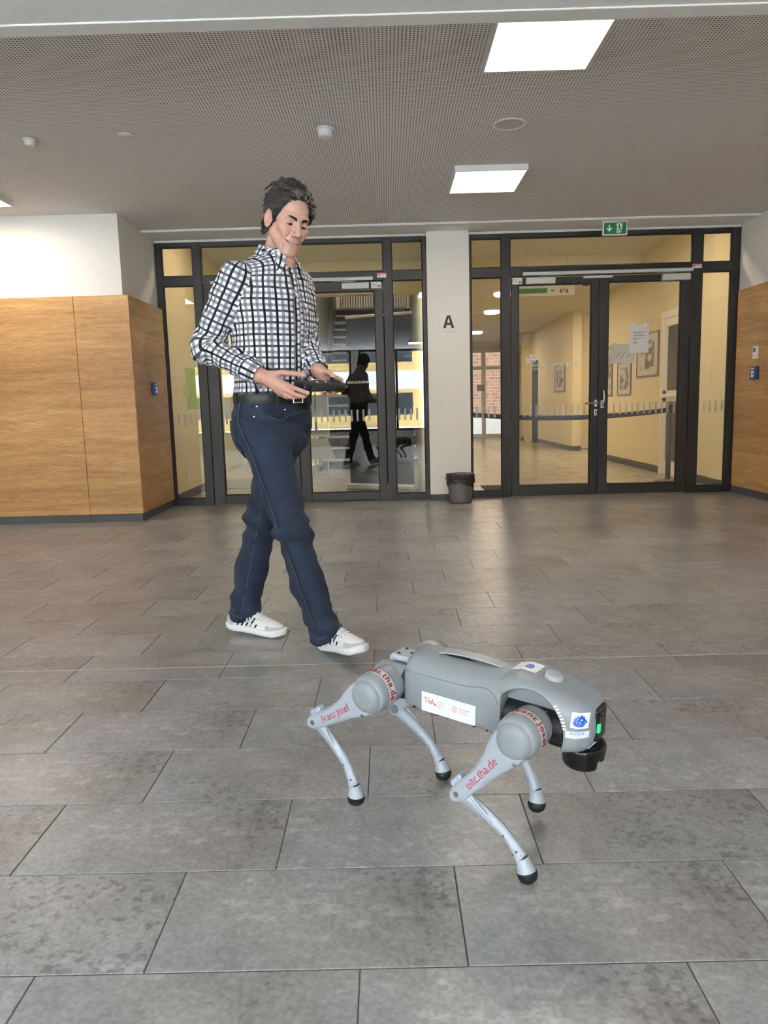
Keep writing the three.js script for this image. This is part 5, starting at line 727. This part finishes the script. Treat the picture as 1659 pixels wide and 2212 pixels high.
    mesh('upper', netMesh(upF, [-0.01, 0.005, -0.065], [0.32, 0.125, 0.065], 0.0036), white, s);
    const over = (name, mask, m, t = 0.0022) => mesh(name, netMesh((x, y, z) => Math.max(upF(x, y, z) - t, mask(x, y, z), -upF(x, y, z) - 0.004), [-0.015, 0.005, -0.07], [0.325, 0.13, 0.07], 0.0034), m, s);
    over('toe_cap', (x, y, z) => Math.max(0.222 - x + 0.5 * Math.max(0, 0.03 - Math.abs(z)) - 0.3 * Math.max(0, Math.abs(z) - 0.03), y - mix(0.047, 0.053, sst(0.25, 0.2, x)), 0.014 - Math.abs(z) - Math.max(0, x - 0.262)), suede);
    over('heel_patch', (x, y, z) => Math.max(x - 0.05 + 0.35 * (y - 0.03), y - 0.085), suede);
    const side = (x, y, sg, lift) => { let z = 0.085; for (let i = 0; i < 60; i++) { const d = upF(x, y, sg * z); if (d < 0.0003) break; z -= Math.max(0.0004, d * 0.7); } return V(x, y, sg * (z + lift)); };
    for (const sg of [1, -1]) for (let k = 0; k < 5; k++) { const g = new THREE.PlaneGeometry(1, 1, 3, 8), p = g.attributes.position, x0 = 0.088 + k * 0.0205, h1 = [0.086, 0.084, 0.080, 0.074, 0.050][k]; for (let i = 0; i < p.count; i++) { const v = p.getY(i) + 0.5, y = mix(0.035, h1, v), x = x0 + p.getX(i) * 0.0095 + 0.024 * (v - 0.5) * (h1 - 0.035) / 0.05, q = side(x, y, sg, 0.0012); p.setXYZ(i, q.x, q.y, q.z); } g.computeVertexNormals(); mesh('stripe', g, std(0x17171a, 0.55, { side: THREE.DoubleSide }), s); }
    const top = (x, z, lift) => { let y = 0.14; for (let i = 0; i < 60; i++) { const d = upF(x, y, z); if (d < 0.0003) break; y -= Math.max(0.0004, d * 0.7); } return V(x, y + lift, z); };
    for (let k = 0; k < 5; k++) { const x = 0.118 + k * 0.018, w = 0.021 - k * 0.001; mesh('lace', tube([top(x, -w, 0.001), top(x + 0.004, -w * 0.5, 0.0045), top(x + 0.006, 0, 0.006), top(x + 0.004, w * 0.5, 0.0045), top(x + 0.008, w, 0.001)], 0.0030, 16, 6), white, s); }
    for (const sg of [1, -1]) { mesh('lace_loop', tube([top(0.115, 0, 0.008), top(0.112, sg * 0.022, 0.014), side(0.120, 0.078, sg, 0.010), side(0.130, 0.058, sg, 0.008), side(0.138, 0.066, sg, 0.006), top(0.125, sg * 0.02, 0.007), top(0.117, 0, 0.009)], 0.0027, 40, 6), white, s); mesh('lace_end', tube([top(0.116, 0, 0.009), top(0.128, sg * 0.024, 0.009), side(0.142, 0.06, sg, 0.007), side(0.150, 0.036, sg, 0.005)], 0.0025, 24, 6), white, s); }
    mesh('tongue', netMesh((x, y, z) => sdEll((x - 0.104) * Math.cos(0.9) + (y - 0.096) * Math.sin(0.9), -(x - 0.104) * Math.sin(0.9) + (y - 0.096) * Math.cos(0.9), z, [0, 0, 0], [0.012, 0.036, 0.026]), [0.05, 0.05, -0.035], [0.15, 0.14, 0.035], 0.004), white, s);
    for (const sg of [1, -1]) for (const x of [0.152, 0.172, 0.19]) { const q = top(x, sg * 0.0225, 0.0004), m = mesh('eyelet', new THREE.SphereGeometry(0.0024, 8, 6), blk, s); m.position.copy(q); } void outer; return s;
  }
  shoe('white sneaker with black stripes, toe lifted', [-0.302, 0.004, -3.085], -0.86, 0.15, 1);
  shoe('white sneaker with black stripes, heel lifted', [-0.762, 0.020, -3.375], -0.36, -0.065, 1);
  // --- body: head, neck and hands of skin, hidden limbs under the clothes
  const HO = [-0.3742, 1.7555, -3.130], HS = 1.008, hy = 0.5765, hp = 0.361;
  const HM = new THREE.Matrix4().makeRotationFromEuler(new THREE.Euler(hp, hy, -0.1484, 'YXZ')).scale(V(HS, HS, HS)).setPosition(...HO), HI = HM.clone().invert();
  const mouthY = (x) => -0.0700 + 9.5 * x * x, mouthZ = (x) => 0.0960 - 12 * x * x;
  function faceF(x, y, z) {
    const ax = Math.abs(x);
    let d = sdEll(x, y, z, [0, 0.045, -0.014], [0.0745, 0.090, 0.098]);
    d = smin(d, sdEll(x, y, z, [0, -0.028, 0.036], [0.0575, 0.084, 0.058]), 0.03);
    d = smin(d, sdCone(ax, y, z, [0.050, -0.050, 0.008], [0.018, -0.107, 0.068], 0.020, 0.017), 0.028);            // jaw
    d = smin(d, sdEll(x, y, z, [0, -0.106, 0.079], [0.021, 0.016, 0.017]), 0.018);                                 // chin
    d = smin(d, sdEll(ax, y, z, [0.044, -0.016, 0.062], [0.020, 0.016, 0.022]), 0.022);                            // cheekbone
    d = smin(d, sdEll(ax, y, z, [0.033, -0.036, 0.076], [0.017, 0.017, 0.015]), 0.012);                            // smiling cheek
    d = smin(d, sdCone(ax, y, z, [0.008, 0.026, 0.087], [0.045, 0.026, 0.068], 0.010, 0.009), 0.014);              // brow
    d = smax(d, -sdEll(ax, y, z, [0.0315, 0.006, 0.101], [0.019, 0.0135, 0.019]), 0.012);                          // socket
    const lid = sdEll(ax, y, z, [0.0315, 0.004, 0.0755], [0.0150, 0.0125, 0.0135]); d = smin(d, lid, 0.005);
    const slit = Math.max(Math.abs(y - (-0.0010 - 0.06 * Math.abs(ax - 0.030))) - 0.0027 + 17 * (ax - 0.031) ** 2, ax - 0.044, 0.020 - ax, 0.078 - z); d = Math.max(d, -slit);
    d = smin(d, sdCone(x, y, z, [0, 0.018, 0.088], [0, -0.026, 0.113], 0.0078, 0.0105), 0.012);                     // nose
    d = smin(d, sdEll(x, y, z, [0, -0.0305, 0.1145], [0.0120, 0.0105, 0.0115]), 0.006); d = smin(d, sdEll(ax, y, z, [0.0135, -0.0345, 0.0985], [0.0085, 0.0085, 0.0115]), 0.006);
    d = smax(d, -sdEll(ax, y, z, [0.0070, -0.0425, 0.1065], [0.0042, 0.0040, 0.0060]), 0.003);
    d = smin(d, sdEll(x, y, z, [0, -0.070, 0.078], [0.034, 0.028, 0.017]), 0.016);                                 // muzzle
    const mx = clamp(ax, 0, 0.031), my = mouthY(mx), mz = mouthZ(mx);
    d = smin(d, Math.hypot(ax - mx, y - my - 0.0052, (z - mz + 0.003) * 0.9) - mix(0.0050, 0.0020, mx / 0.031), 0.004); d = smin(d, Math.hypot(ax - mx, y - my + 0.0062, (z - mz + 0.0045) * 0.9) - mix(0.0062, 0.0020, mx / 0.031), 0.004);
    d = smax(d, -Math.max(Math.abs(y - my) - mix(0.0026, 0.0012, mx / 0.031), ax - 0.032, mz - 0.012 - z), 0.002);
    d = smax(d, -sdCone(ax, y, z, [0.0195, -0.030, 0.098], [0.0405, -0.066, 0.0815], 0.0034, 0.0042), 0.005);      // laugh lines
    d = smax(d, -sdCone(ax, y, z, [0.0405, -0.066, 0.0815], [0.039, -0.088, 0.076], 0.0040, 0.0016), 0.005);
    const ex = ax - 0.074, er = [ex * 0.94 + (z + 0.014) * 0.34, y + 0.004, -ex * 0.34 + (z + 0.014) * 0.94]; let ear = sdEll(er[0], er[1], er[2], [0.004, 0, 0], [0.0085, 0.036, 0.0225]); ear = smax(ear, -sdEll(er[0], er[1], er[2], [0.013, 0.004, 0.002], [0.0085, 0.024, 0.0125]), 0.004); d = smin(d, ear, 0.006);
    return d;
  }
  const neckF = (x, y, z) => { let d = sdCone(x, y, z, [-0.408, 1.715, -3.168], [-0.434, 1.60, -3.156], 0.053, 0.058); d = smin(d, sdEll(...(() => { const [l, f] = torsoLocal(x, y, z); return [l, y, f]; })(), [0, 1.580, 0.016], [0.058, 0.066, 0.088]), 0.04); return d; };
  const headW = (x, y, z) => { const e = HI.elements, lx = e[0] * x + e[4] * y + e[8] * z + e[12], ly = e[1] * x + e[5] * y + e[9] * z + e[13], lz = e[2] * x + e[6] * y + e[10] * z + e[14]; return smin(faceF(lx, ly, lz) * HS, neckF(x, y, z), 0.007); };
  const headG = netMesh(headW, [-0.53, 1.49, -3.29], [-0.26, 1.92, -2.96], 0.0021);
  const SK = [0.50, 0.275, 0.205];
  { const p = headG.attributes.position, c = new Float32Array(p.count * 3), v = V(0, 0, 0); for (let i = 0; i < p.count; i++) { v.fromBufferAttribute(p, i).applyMatrix4(HI); const ax = Math.abs(v.x), mx = clamp(ax, 0, 0.031), lip = sst(0.0085, 0.005, Math.abs(v.y - mouthY(mx))) * sst(0.036, 0.029, ax) * (v.z > 0.07 ? 1 : 0), ck = sst(0.030, 0.012, Math.hypot(ax - 0.036, v.y + 0.034)) * (v.z > 0.03 ? 1 : 0), st = sst(-0.045, -0.07, v.y) * (v.z > 0.0 ? 1 : 0), n = 0.06 * (vn(v.x * 300 + 90, v.y * 300 + 90, v.z * 300) - 0.5) + 0.10 * (vn(v.x * 60 + 9, v.y * 60 + 9, v.z * 60) - 0.5), ear = ax > 0.07 && v.z < 0.01 ? 0.5 : 0; const r = SK.map((q, k) => q * (1 + n) * (1 - 0.10 * st)); const k = Math.max(0.55 * lip, 0.22 * ck, 0.25 * ear); c[i * 3] = mix(r[0], 0.42, k); c[i * 3 + 1] = mix(r[1], 0.155, k); c[i * 3 + 2] = mix(r[2], 0.125, k); } headG.setAttribute('color', new THREE.BufferAttribute(c, 3)); }
  // hands
  const fing = (pts, r0, r1) => (x, y, z) => { let d = 9; for (let i = 0; i < pts.length - 1; i++) { const t0 = i / (pts.length - 1), t1 = (i + 1) / (pts.length - 1); d = Math.min(d, sdCone(x, y, z, pts[i], pts[i + 1], mix(r0, r1, t0), mix(r0, r1, t1))); } return d; };
  const RH = { w: [-0.492, 1.150, -2.966], K: [[-0.379, 1.108, -2.928], [-0.388, 1.094, -2.930], [-0.399, 1.082, -2.940], [-0.412, 1.078, -2.953]] };
  const rF = [fing([RH.K[0], [-0.334, 1.090, -2.905], [-0.297, 1.0755, -2.899]], 0.0098, 0.0080), fing([RH.K[1], [-0.347, 1.072, -2.914], [-0.316, 1.062, -2.918]], 0.0100, 0.0082), fing([RH.K[2], [-0.366, 1.062, -2.932], [-0.337, 1.063, -2.948]], 0.0094, 0.0078), fing([RH.K[3], [-0.386, 1.062, -2.958], [-0.358, 1.066, -2.977]], 0.0086, 0.0070)];
  const rT = fing([[-0.440, 1.150, -2.948], [-0.398, 1.157, -2.944], [-0.352, 1.152, -2.932], [-0.311, 1.1445, -2.926]], 0.0125, 0.0088);
  const handR = (x, y, z) => { let d = sdCone(x, y, z, [-0.545, 1.178, -2.985], RH.w, 0.033, 0.027); d = smin(d, sdCone(x, y, z, RH.w, [-0.440, 1.135, -2.948], 0.026, 0.026), 0.02); for (const k of RH.K) d = smin(d, sdCone(x, y, z, [-0.448, 1.132, -2.951], k, 0.020, 0.0118), 0.014); d = smin(d, rT(x, y, z), 0.014); for (const f of rF) d = smin(d, f(x, y, z), 0.0035); return d; };
  const handRG = netMesh(handR, [-0.585, 1.035, -3.03], [-0.27, 1.22, -2.875], 0.0026);
  const LK = [[-0.213, 1.143, -3.092], [-0.220, 1.133, -3.098], [-0.232, 1.124, -3.098], [-0.244, 1.121, -3.092]];
  const lF = [fing([LK[0], [-0.178, 1.128, -3.076], [-0.172, 1.106, -3.036], [-0.188, 1.090, -3.002]], 0.0096, 0.0078), fing([LK[1], [-0.184, 1.109, -3.078], [-0.185, 1.086, -3.042], [-0.210, 1.079, -3.004]], 0.0098, 0.0080), fing([LK[2], [-0.201, 1.094, -3.077], [-0.205, 1.075, -3.042], [-0.233, 1.074, -3.008]], 0.0092, 0.0076), fing([LK[3], [-0.223, 1.087, -3.072], [-0.231, 1.071, -3.042], [-0.250, 1.072, -3.014]], 0.0084, 0.0070)];
  const lT = fing([[-0.256, 1.160, -3.068], [-0.238, 1.160, -3.052], [-0.222, 1.155, -3.040], [-0.207, 1.141, -3.030]], 0.0120, 0.0085);
  const handL = (x, y, z) => { let d = sdCone(x, y, z, [-0.292, 1.205, -3.13], J.wrL, 0.032, 0.026); d = smin(d, sdCone(x, y, z, J.wrL, [-0.250, 1.150, -3.085], 0.025, 0.024), 0.02); for (const k of LK) d = smin(d, sdCone(x, y, z, [-0.252, 1.150, -3.082], k, 0.019, 0.0115), 0.014); d = smin(d, lT(x, y, z), 0.012); for (const f of lF) d = smin(d, f(x, y, z), 0.0035); return d; };
  const handLG = netMesh(handL, [-0.34, 1.04, -3.17], [-0.15, 1.25, -2.975], 0.0026);
  const coreF = (x, y, z) => { let d = sdTorso(x, y, z, -0.03); d = Math.max(d, y - 1.58, 0.95 - y); for (const [a, b, r, q] of [['shR', 'elR', 0.045, 0.034], ['elR', 'wrR', 0.034, 0.024], ['shL', 'elL', 0.045, 0.034], ['elL', 'wrL', 0.034, 0.024], ['hpR', 'knR', 0.075, 0.045], ['knR', 'anR', 0.045, 0.032], ['hpL', 'knL', 0.075, 0.045], ['knL', 'anL', 0.045, 0.032]]) d = smin(d, sdCone(x, y, z, J[a], J[b], r, q), 0.03); return smin(d, sdEll(x, y, z, [-0.471, 0.98, -3.17], [0.11, 0.09, 0.10]), 0.03); };
  const coreG = netMesh(coreF, [-0.80, 0.03, -3.48], [-0.18, 1.66, -2.88], 0.016);
  const skinned = [headG, handRG, handLG, coreG].map((g, k) => {
    if (!g.attributes.color) { const p = g.attributes.position, c = new Float32Array(p.count * 3); for (let i = 0; i < p.count; i++) { const n = 0.12 * (vn(p.getX(i) * 70 + 9, p.getY(i) * 70, p.getZ(i) * 70 + 500) - 0.5) + 0.05 * (vn(p.getX(i) * 300 + 900, p.getY(i) * 300, p.getZ(i) * 300 + 2000) - 0.5); c[i * 3] = SK[0] * (1 + n) * 0.98; c[i * 3 + 1] = SK[1] * (1 + n) * 0.95; c[i * 3 + 2] = SK[2] * (1 + n) * 0.95; } g.setAttribute('color', new THREE.BufferAttribute(c, 3)); } void k; return g;
  });
  const body = mesh('body', mergeGeometries(skinned), new THREE.MeshPhysicalMaterial({ color: 0xffffff, vertexColors: true, roughness: 0.52, sheen: 0.15, sheenRoughness: 0.5 }), man); body.userData.label = 'head, neck and hands of the walking person';
  // nails
  // eyes, teeth, brows
  const toW = (g) => { g.applyMatrix4(HM); return g; };
  for (const s of [1, -1]) { const e = mesh('eye', toW(new THREE.SphereGeometry(0.0122, 20, 14).translate(s * 0.0315, 0.003, 0.0750)), std(0xcfc6c0, 0.25), man); mesh('iris', toW(new THREE.SphereGeometry(0.0064, 16, 12).translate(s * 0.0305, -0.0015, 0.0815)), std(0x1d1512, 0.2), e);
    { const lash = []; for (let i = 0; i <= 12; i++) { const x = mix(0.0195, 0.0435, i / 12), yy = -0.0010 - 0.06 * Math.abs(x - 0.030) + Math.max(0.0002, 0.0027 - 17 * (x - 0.031) ** 2); let z = 0.11; for (let k = 0; k < 80; k++) { const d = faceF(x, yy + 0.0006, z); if (d < 0.0004) break; z -= Math.max(0.0003, d * 0.6); } lash.push(V(s * x, yy, z + 0.0006)); } mesh('eyelashes', toW(tube(lash, 0.0011, 30, 6)), std(0x1c1411, 0.7), man); }
    const cv = [[0.011, 0.0200, 0.0985], [0.023, 0.0240, 0.0940], [0.036, 0.0265, 0.0850], [0.048, 0.0210, 0.0720]].map(([x, y, z]) => V(s * x, y, z)); const hairs = [], r = rngOf(s + 11), c = new THREE.CatmullRomCurve3(cv); for (let i = 0; i < 190; i++) { const t = r(), q = c.getPoint(t), l = 0.009 * (1.15 - 0.5 * t); q.y += (r() - 0.5) * 0.0095 * (1.15 - 0.6 * t); const b = q.clone().add(V(s * l * 0.8, l * (0.55 - 0.9 * t) * 0.6, -l * 0.35 + 0.0015)); hairs.push(new THREE.ConeGeometry(0.0008, l, 3).rotateX(Math.PI / 2).applyMatrix4(new THREE.Matrix4().lookAt(b, q, V(0, 1, 0)).setPosition(q.clone().add(b).multiplyScalar(0.5)))); } mesh('eyebrow', toW(join(hairs)), std(0x241b17, 0.7), man); }
  { const g = []; for (let i = -4; i <= 3; i++) { const x = (i + 0.5) * 0.0052; g.push(new RoundedBoxGeometry(0.0050, 0.0072, 0.004, 2, 0.0014).rotateY(x * 14).translate(x, mouthY(Math.abs(x)) + 0.0018, mouthZ(Math.abs(x)) - 0.0072)); } mesh('teeth', toW(join(g)), std(0xe6dfd3, 0.3), man); }
  // --- hair: wavy locks over a cap
  {
    const P = [], N = [], C = [], r = rngOf(2024);
    const line = (x, z) => { const ax = Math.abs(x); return z > 0.02 ? mix(0.030, 0.088, sst(0.075, 0.030, ax)) * sst(0.0, 0.06, z) + mix(-0.015, 0.0, sst(0.02, 0.06, z)) : mix(-0.085, -0.01, sst(-0.07, 0.02, z)); };
    const capF = (x, y, z) => Math.max(sdEll(x, y, z, [0.002, 0.050, -0.018], [0.0855, 0.102, 0.108]) - 0.012 * (fbm(x * 45 + 9, y * 45 + 9, z * 45 + 40, 0, 0, 2) - 0.5), (line(x, z) + 0.004 - y) * 0.7);
    const cg = netMesh(capF, [-0.10, -0.11, -0.14], [0.10, 0.165, 0.12], 0.0042).toNonIndexed(), cp = cg.attributes.position, cn = cg.attributes.normal; for (let i = 0; i < cp.count; i++) { P.push(cp.getX(i), cp.getY(i), cp.getZ(i)); N.push(cn.getX(i), cn.getY(i), cn.getZ(i)); C.push(0.016, 0.012, 0.010); }
    const lock = (pts, r0, col) => { const n = pts.length, S = 4, ring = []; for (let i = 0; i < n; i++) { const d = pts[Math.min(n - 1, i + 1)].clone().sub(pts[Math.max(0, i - 1)]).normalize(), u = V(0.3, 1, 0.2).cross(d).normalize(), w = d.clone().cross(u), rr = r0 * (i === n - 1 ? 0.15 : 1 - 0.55 * (i / n) ** 2); ring.push(Array.from({ length: S }, (_, k) => { const a = k / S * Math.PI * 2, o = u.clone().multiplyScalar(Math.cos(a)).addScaledVector(w, Math.sin(a)); return [pts[i].clone().addScaledVector(o, rr), o]; })); }
      for (let i = 0; i < n - 1; i++) for (let k = 0; k < S; k++) { const a = ring[i][k], b = ring[i][(k + 1) % S], c = ring[i + 1][k], d = ring[i + 1][(k + 1) % S]; for (const q of [a, b, c, b, d, c]) { P.push(q[0].x, q[0].y, q[0].z); N.push(q[1].x, q[1].y, q[1].z); C.push(...col); } } };
    const ER = [0.079, 0.0945, 0.103], EC = V(0, 0.0475, -0.0165), onE = (p, h) => { const q = p.clone().sub(EC), k = Math.hypot(q.x / ER[0], q.y / ER[1], q.z / ER[2]); q.multiplyScalar(1 / k); const n = V(q.x / ER[0] ** 2, q.y / ER[1] ** 2, q.z / ER[2] ** 2).normalize(); return [q.add(EC).addScaledVector(n, h), n]; };
    const earZone = (p) => Math.abs(p.x) > 0.062 && p.z > -0.046 && p.z < 0.016 && p.y < 0.034;
    let made = 0, tries = 0; while (made < 620 && tries++ < 20000) {        // each clump: a wave shared by a handful of locks
      const u = r() * 2 - 1, a = r() * Math.PI * 2, q = Math.sqrt(1 - u * u), [p0] = onE(EC.clone().add(V(q * Math.cos(a), u, q * Math.sin(a)).multiplyScalar(0.1)), 0); if (p0.y < line(p0.x, p0.z) + 0.003 || earZone(p0)) continue;
      const top = sst(0.06, 0.125, p0.y), front = sst(0.02, 0.08, p0.z), nape = sst(0.0, -0.05, p0.y) * sst(-0.02, -0.07, p0.z), sd = Math.sign(p0.x + 0.015 * (r() - 0.5));
      const f0 = V(sd * mix(0.25, 0.75, front) * (0.5 + r()), mix(-0.75, 0.35, Math.max(top, front)), mix(-0.55, -0.75, top)).addScaledVector(V(r() - 0.5, r() - 0.5, r() - 0.5), 0.7), len = mix(0.030, 0.060, r()) * mix(0.85, 1.2, top), turns = mix(0.5, 1.3, r()), ph = r() * 6.28, amp = mix(0.003, 0.0075, r()) * mix(0.8, 1.15, top), hgt = mix(0.003, 0.011, r()) * mix(0.6, 1.35, Math.max(top, front)) + 0.012 * sst(0.03, 0.07, p0.x) * sst(0.02, 0.06, p0.y), flick = r() < 0.12 || nape > 0.5 ? mix(0.006, 0.018, r()) : 0, gc = r() < mix(0.38, 0.12, top);
      for (let m = 0; m < 8; m++) {
        let p = p0.clone().add(V(r() - 0.5, r() - 0.5, r() - 0.5).multiplyScalar(0.014)), pts = [], bad = false; const L2 = len * mix(0.75, 1.1, r());
        for (let i = 0; i <= 9; i++) { const t = i / 9, [e, n] = onE(p, 0), f = f0.clone(); f.y -= 0.5 * t * (1 - top); f.addScaledVector(n, -f.dot(n)).normalize(); const sdv = n.clone().cross(f), w = turns * 6.28 * t + ph; if (i > 3 && earZone(e)) { bad = pts.length < 4; break; } pts.push(e.clone().addScaledVector(n, 0.002 + hgt * Math.sin(Math.min(1, t * 1.3) * 1.7) + 0.55 * amp * t * Math.sin(w) + flick * t * t).addScaledVector(sdv, amp * (Math.cos(w) - Math.cos(ph)) * Math.min(1, t * 2))); p = e.addScaledVector(f, L2 / 9); }
        if (bad || pts.length < 4) continue; const grey = gc && r() < 0.75 || r() < 0.08 ? mix(0.025, 0.10, r()) : 0, b = mix(0.009, 0.036, r()); lock(pts, mix(0.0011, 0.0026, r()), [b * 1.12 + grey * 0.92, b * 0.90 + grey * 0.86, b * 0.74 + grey * 0.78]);
      }
      made++;
    }
    for (let c = 0; c < 90; c++) {                              // curls at the nape and behind the ears
      const a = mix(-1.7, 1.7, c / 89) + 0.1 * (r() - 0.5), y0 = mix(-0.035, 0.012, r()), R = mix(0.060, 0.072, sst(-0.06, 0.02, y0)), p0 = V(Math.sin(a) * R, y0, -0.030 - Math.cos(a) * mix(0.060, 0.066, r())), out = V(Math.sin(a), 0, -Math.cos(a)), sdv = V(Math.cos(a), 0, Math.sin(a)), len = mix(0.026, 0.046, r()), ph = r() * 6.28, amp = mix(0.003, 0.007, r()), fl = mix(0.002, 0.013, r());
      for (let m = 0; m < 7; m++) { const q = p0.clone().add(V(r() - 0.5, r() - 0.5, r() - 0.5).multiplyScalar(0.012)), pts = []; for (let i = 0; i <= 8; i++) { const t = i / 8, w = 4.5 * t + ph; pts.push(q.clone().addScaledVector(out, 0.003 + 0.005 * t + fl * t * t * t).addScaledVector(sdv, amp * (Math.sin(w) - Math.sin(ph)) * t).add(V(0, -len * t * (1 - 0.22 * t), 0))); } const b = mix(0.008, 0.026, r()); lock(pts, mix(0.0012, 0.0026, r()), [b * 1.12, b * 0.9, b * 0.74]); }
    }
    const g = new THREE.BufferGeometry(); g.setAttribute('position', new THREE.Float32BufferAttribute(P, 3)); g.setAttribute('normal', new THREE.Float32BufferAttribute(N, 3)); g.setAttribute('color', new THREE.Float32BufferAttribute(C, 3)); g.applyMatrix4(HM);
    mesh('hair', g, std(0xffffff, 0.5, { vertexColors: true }), man).userData.label = 'wavy dark brown hair with grey strands';
  }
}
// ---------- controller held in both hands ----------
{
  const o = thing('remote_controller', 'black handheld remote controller held by the walking person', 'controller', [-0.258, 1.104, -2.990], 0.50); o.rotation.order = 'YXZ'; o.rotation.x = 0.20;
  const blk = std(0x0e0e10, 0.34), mat2 = std(0x1b1b1d, 0.5);
  const f = (x, y, z) => { const ax = Math.abs(x); let d = smax(smax(Math.abs(y) - 0.0165, ax - 0.092 + 0.25 * Math.max(0, Math.abs(z) - 0.03), 0.016), Math.abs(z) - 0.050, 0.014); d = smin(d, sdEll(ax, y, z, [0.072, -0.004, -0.010], [0.026, 0.022, 0.050]), 0.014); return d; };
  mesh('controller_body', netMesh(f, [-0.115, -0.04, -0.075], [0.115, 0.035, 0.075], 0.003), blk, o);
  mesh('front_grille', bx(-0.055, 0.055, -0.009, 0.006, 0.049, 0.0515, 0.001), mat2, o);
  for (const s of [1, -1]) { const st = mesh('thumb_stick', lathe([[0.010, 0.014], [0.0055, 0.018], [0.005, 0.024], [0.010, 0.027], [0.0095, 0.030], [0, 0.0285]], 20).translate(s * 0.055, 0, -0.010), mat2, o); void st; mesh('shoulder_button', bx(s > 0 ? 0.052 : -0.088, s > 0 ? 0.088 : -0.052, 0.004, 0.017, 0.040, 0.054, 0.004), mat2, o); }
  for (const [x, z] of [[0.030, -0.030], [-0.030, -0.030], [0.018, 0.012], [-0.018, 0.012]]) mesh('push_button', lathe([[0.0045, 0.0155], [0.0045, 0.019], [0, 0.0195]], 12).translate(x, 0, z), greyPlastic, o);
  mesh('display', bx(-0.024, 0.024, 0.0164, 0.0175, -0.022, 0.004, 0.0004), blackGloss, o);
}
// ---------- hand over ----------
scene.traverse((o) => { if (o.isMesh) { o.castShadow = true; o.receiveShadow = true; } });
renderer.render(scene, camera);
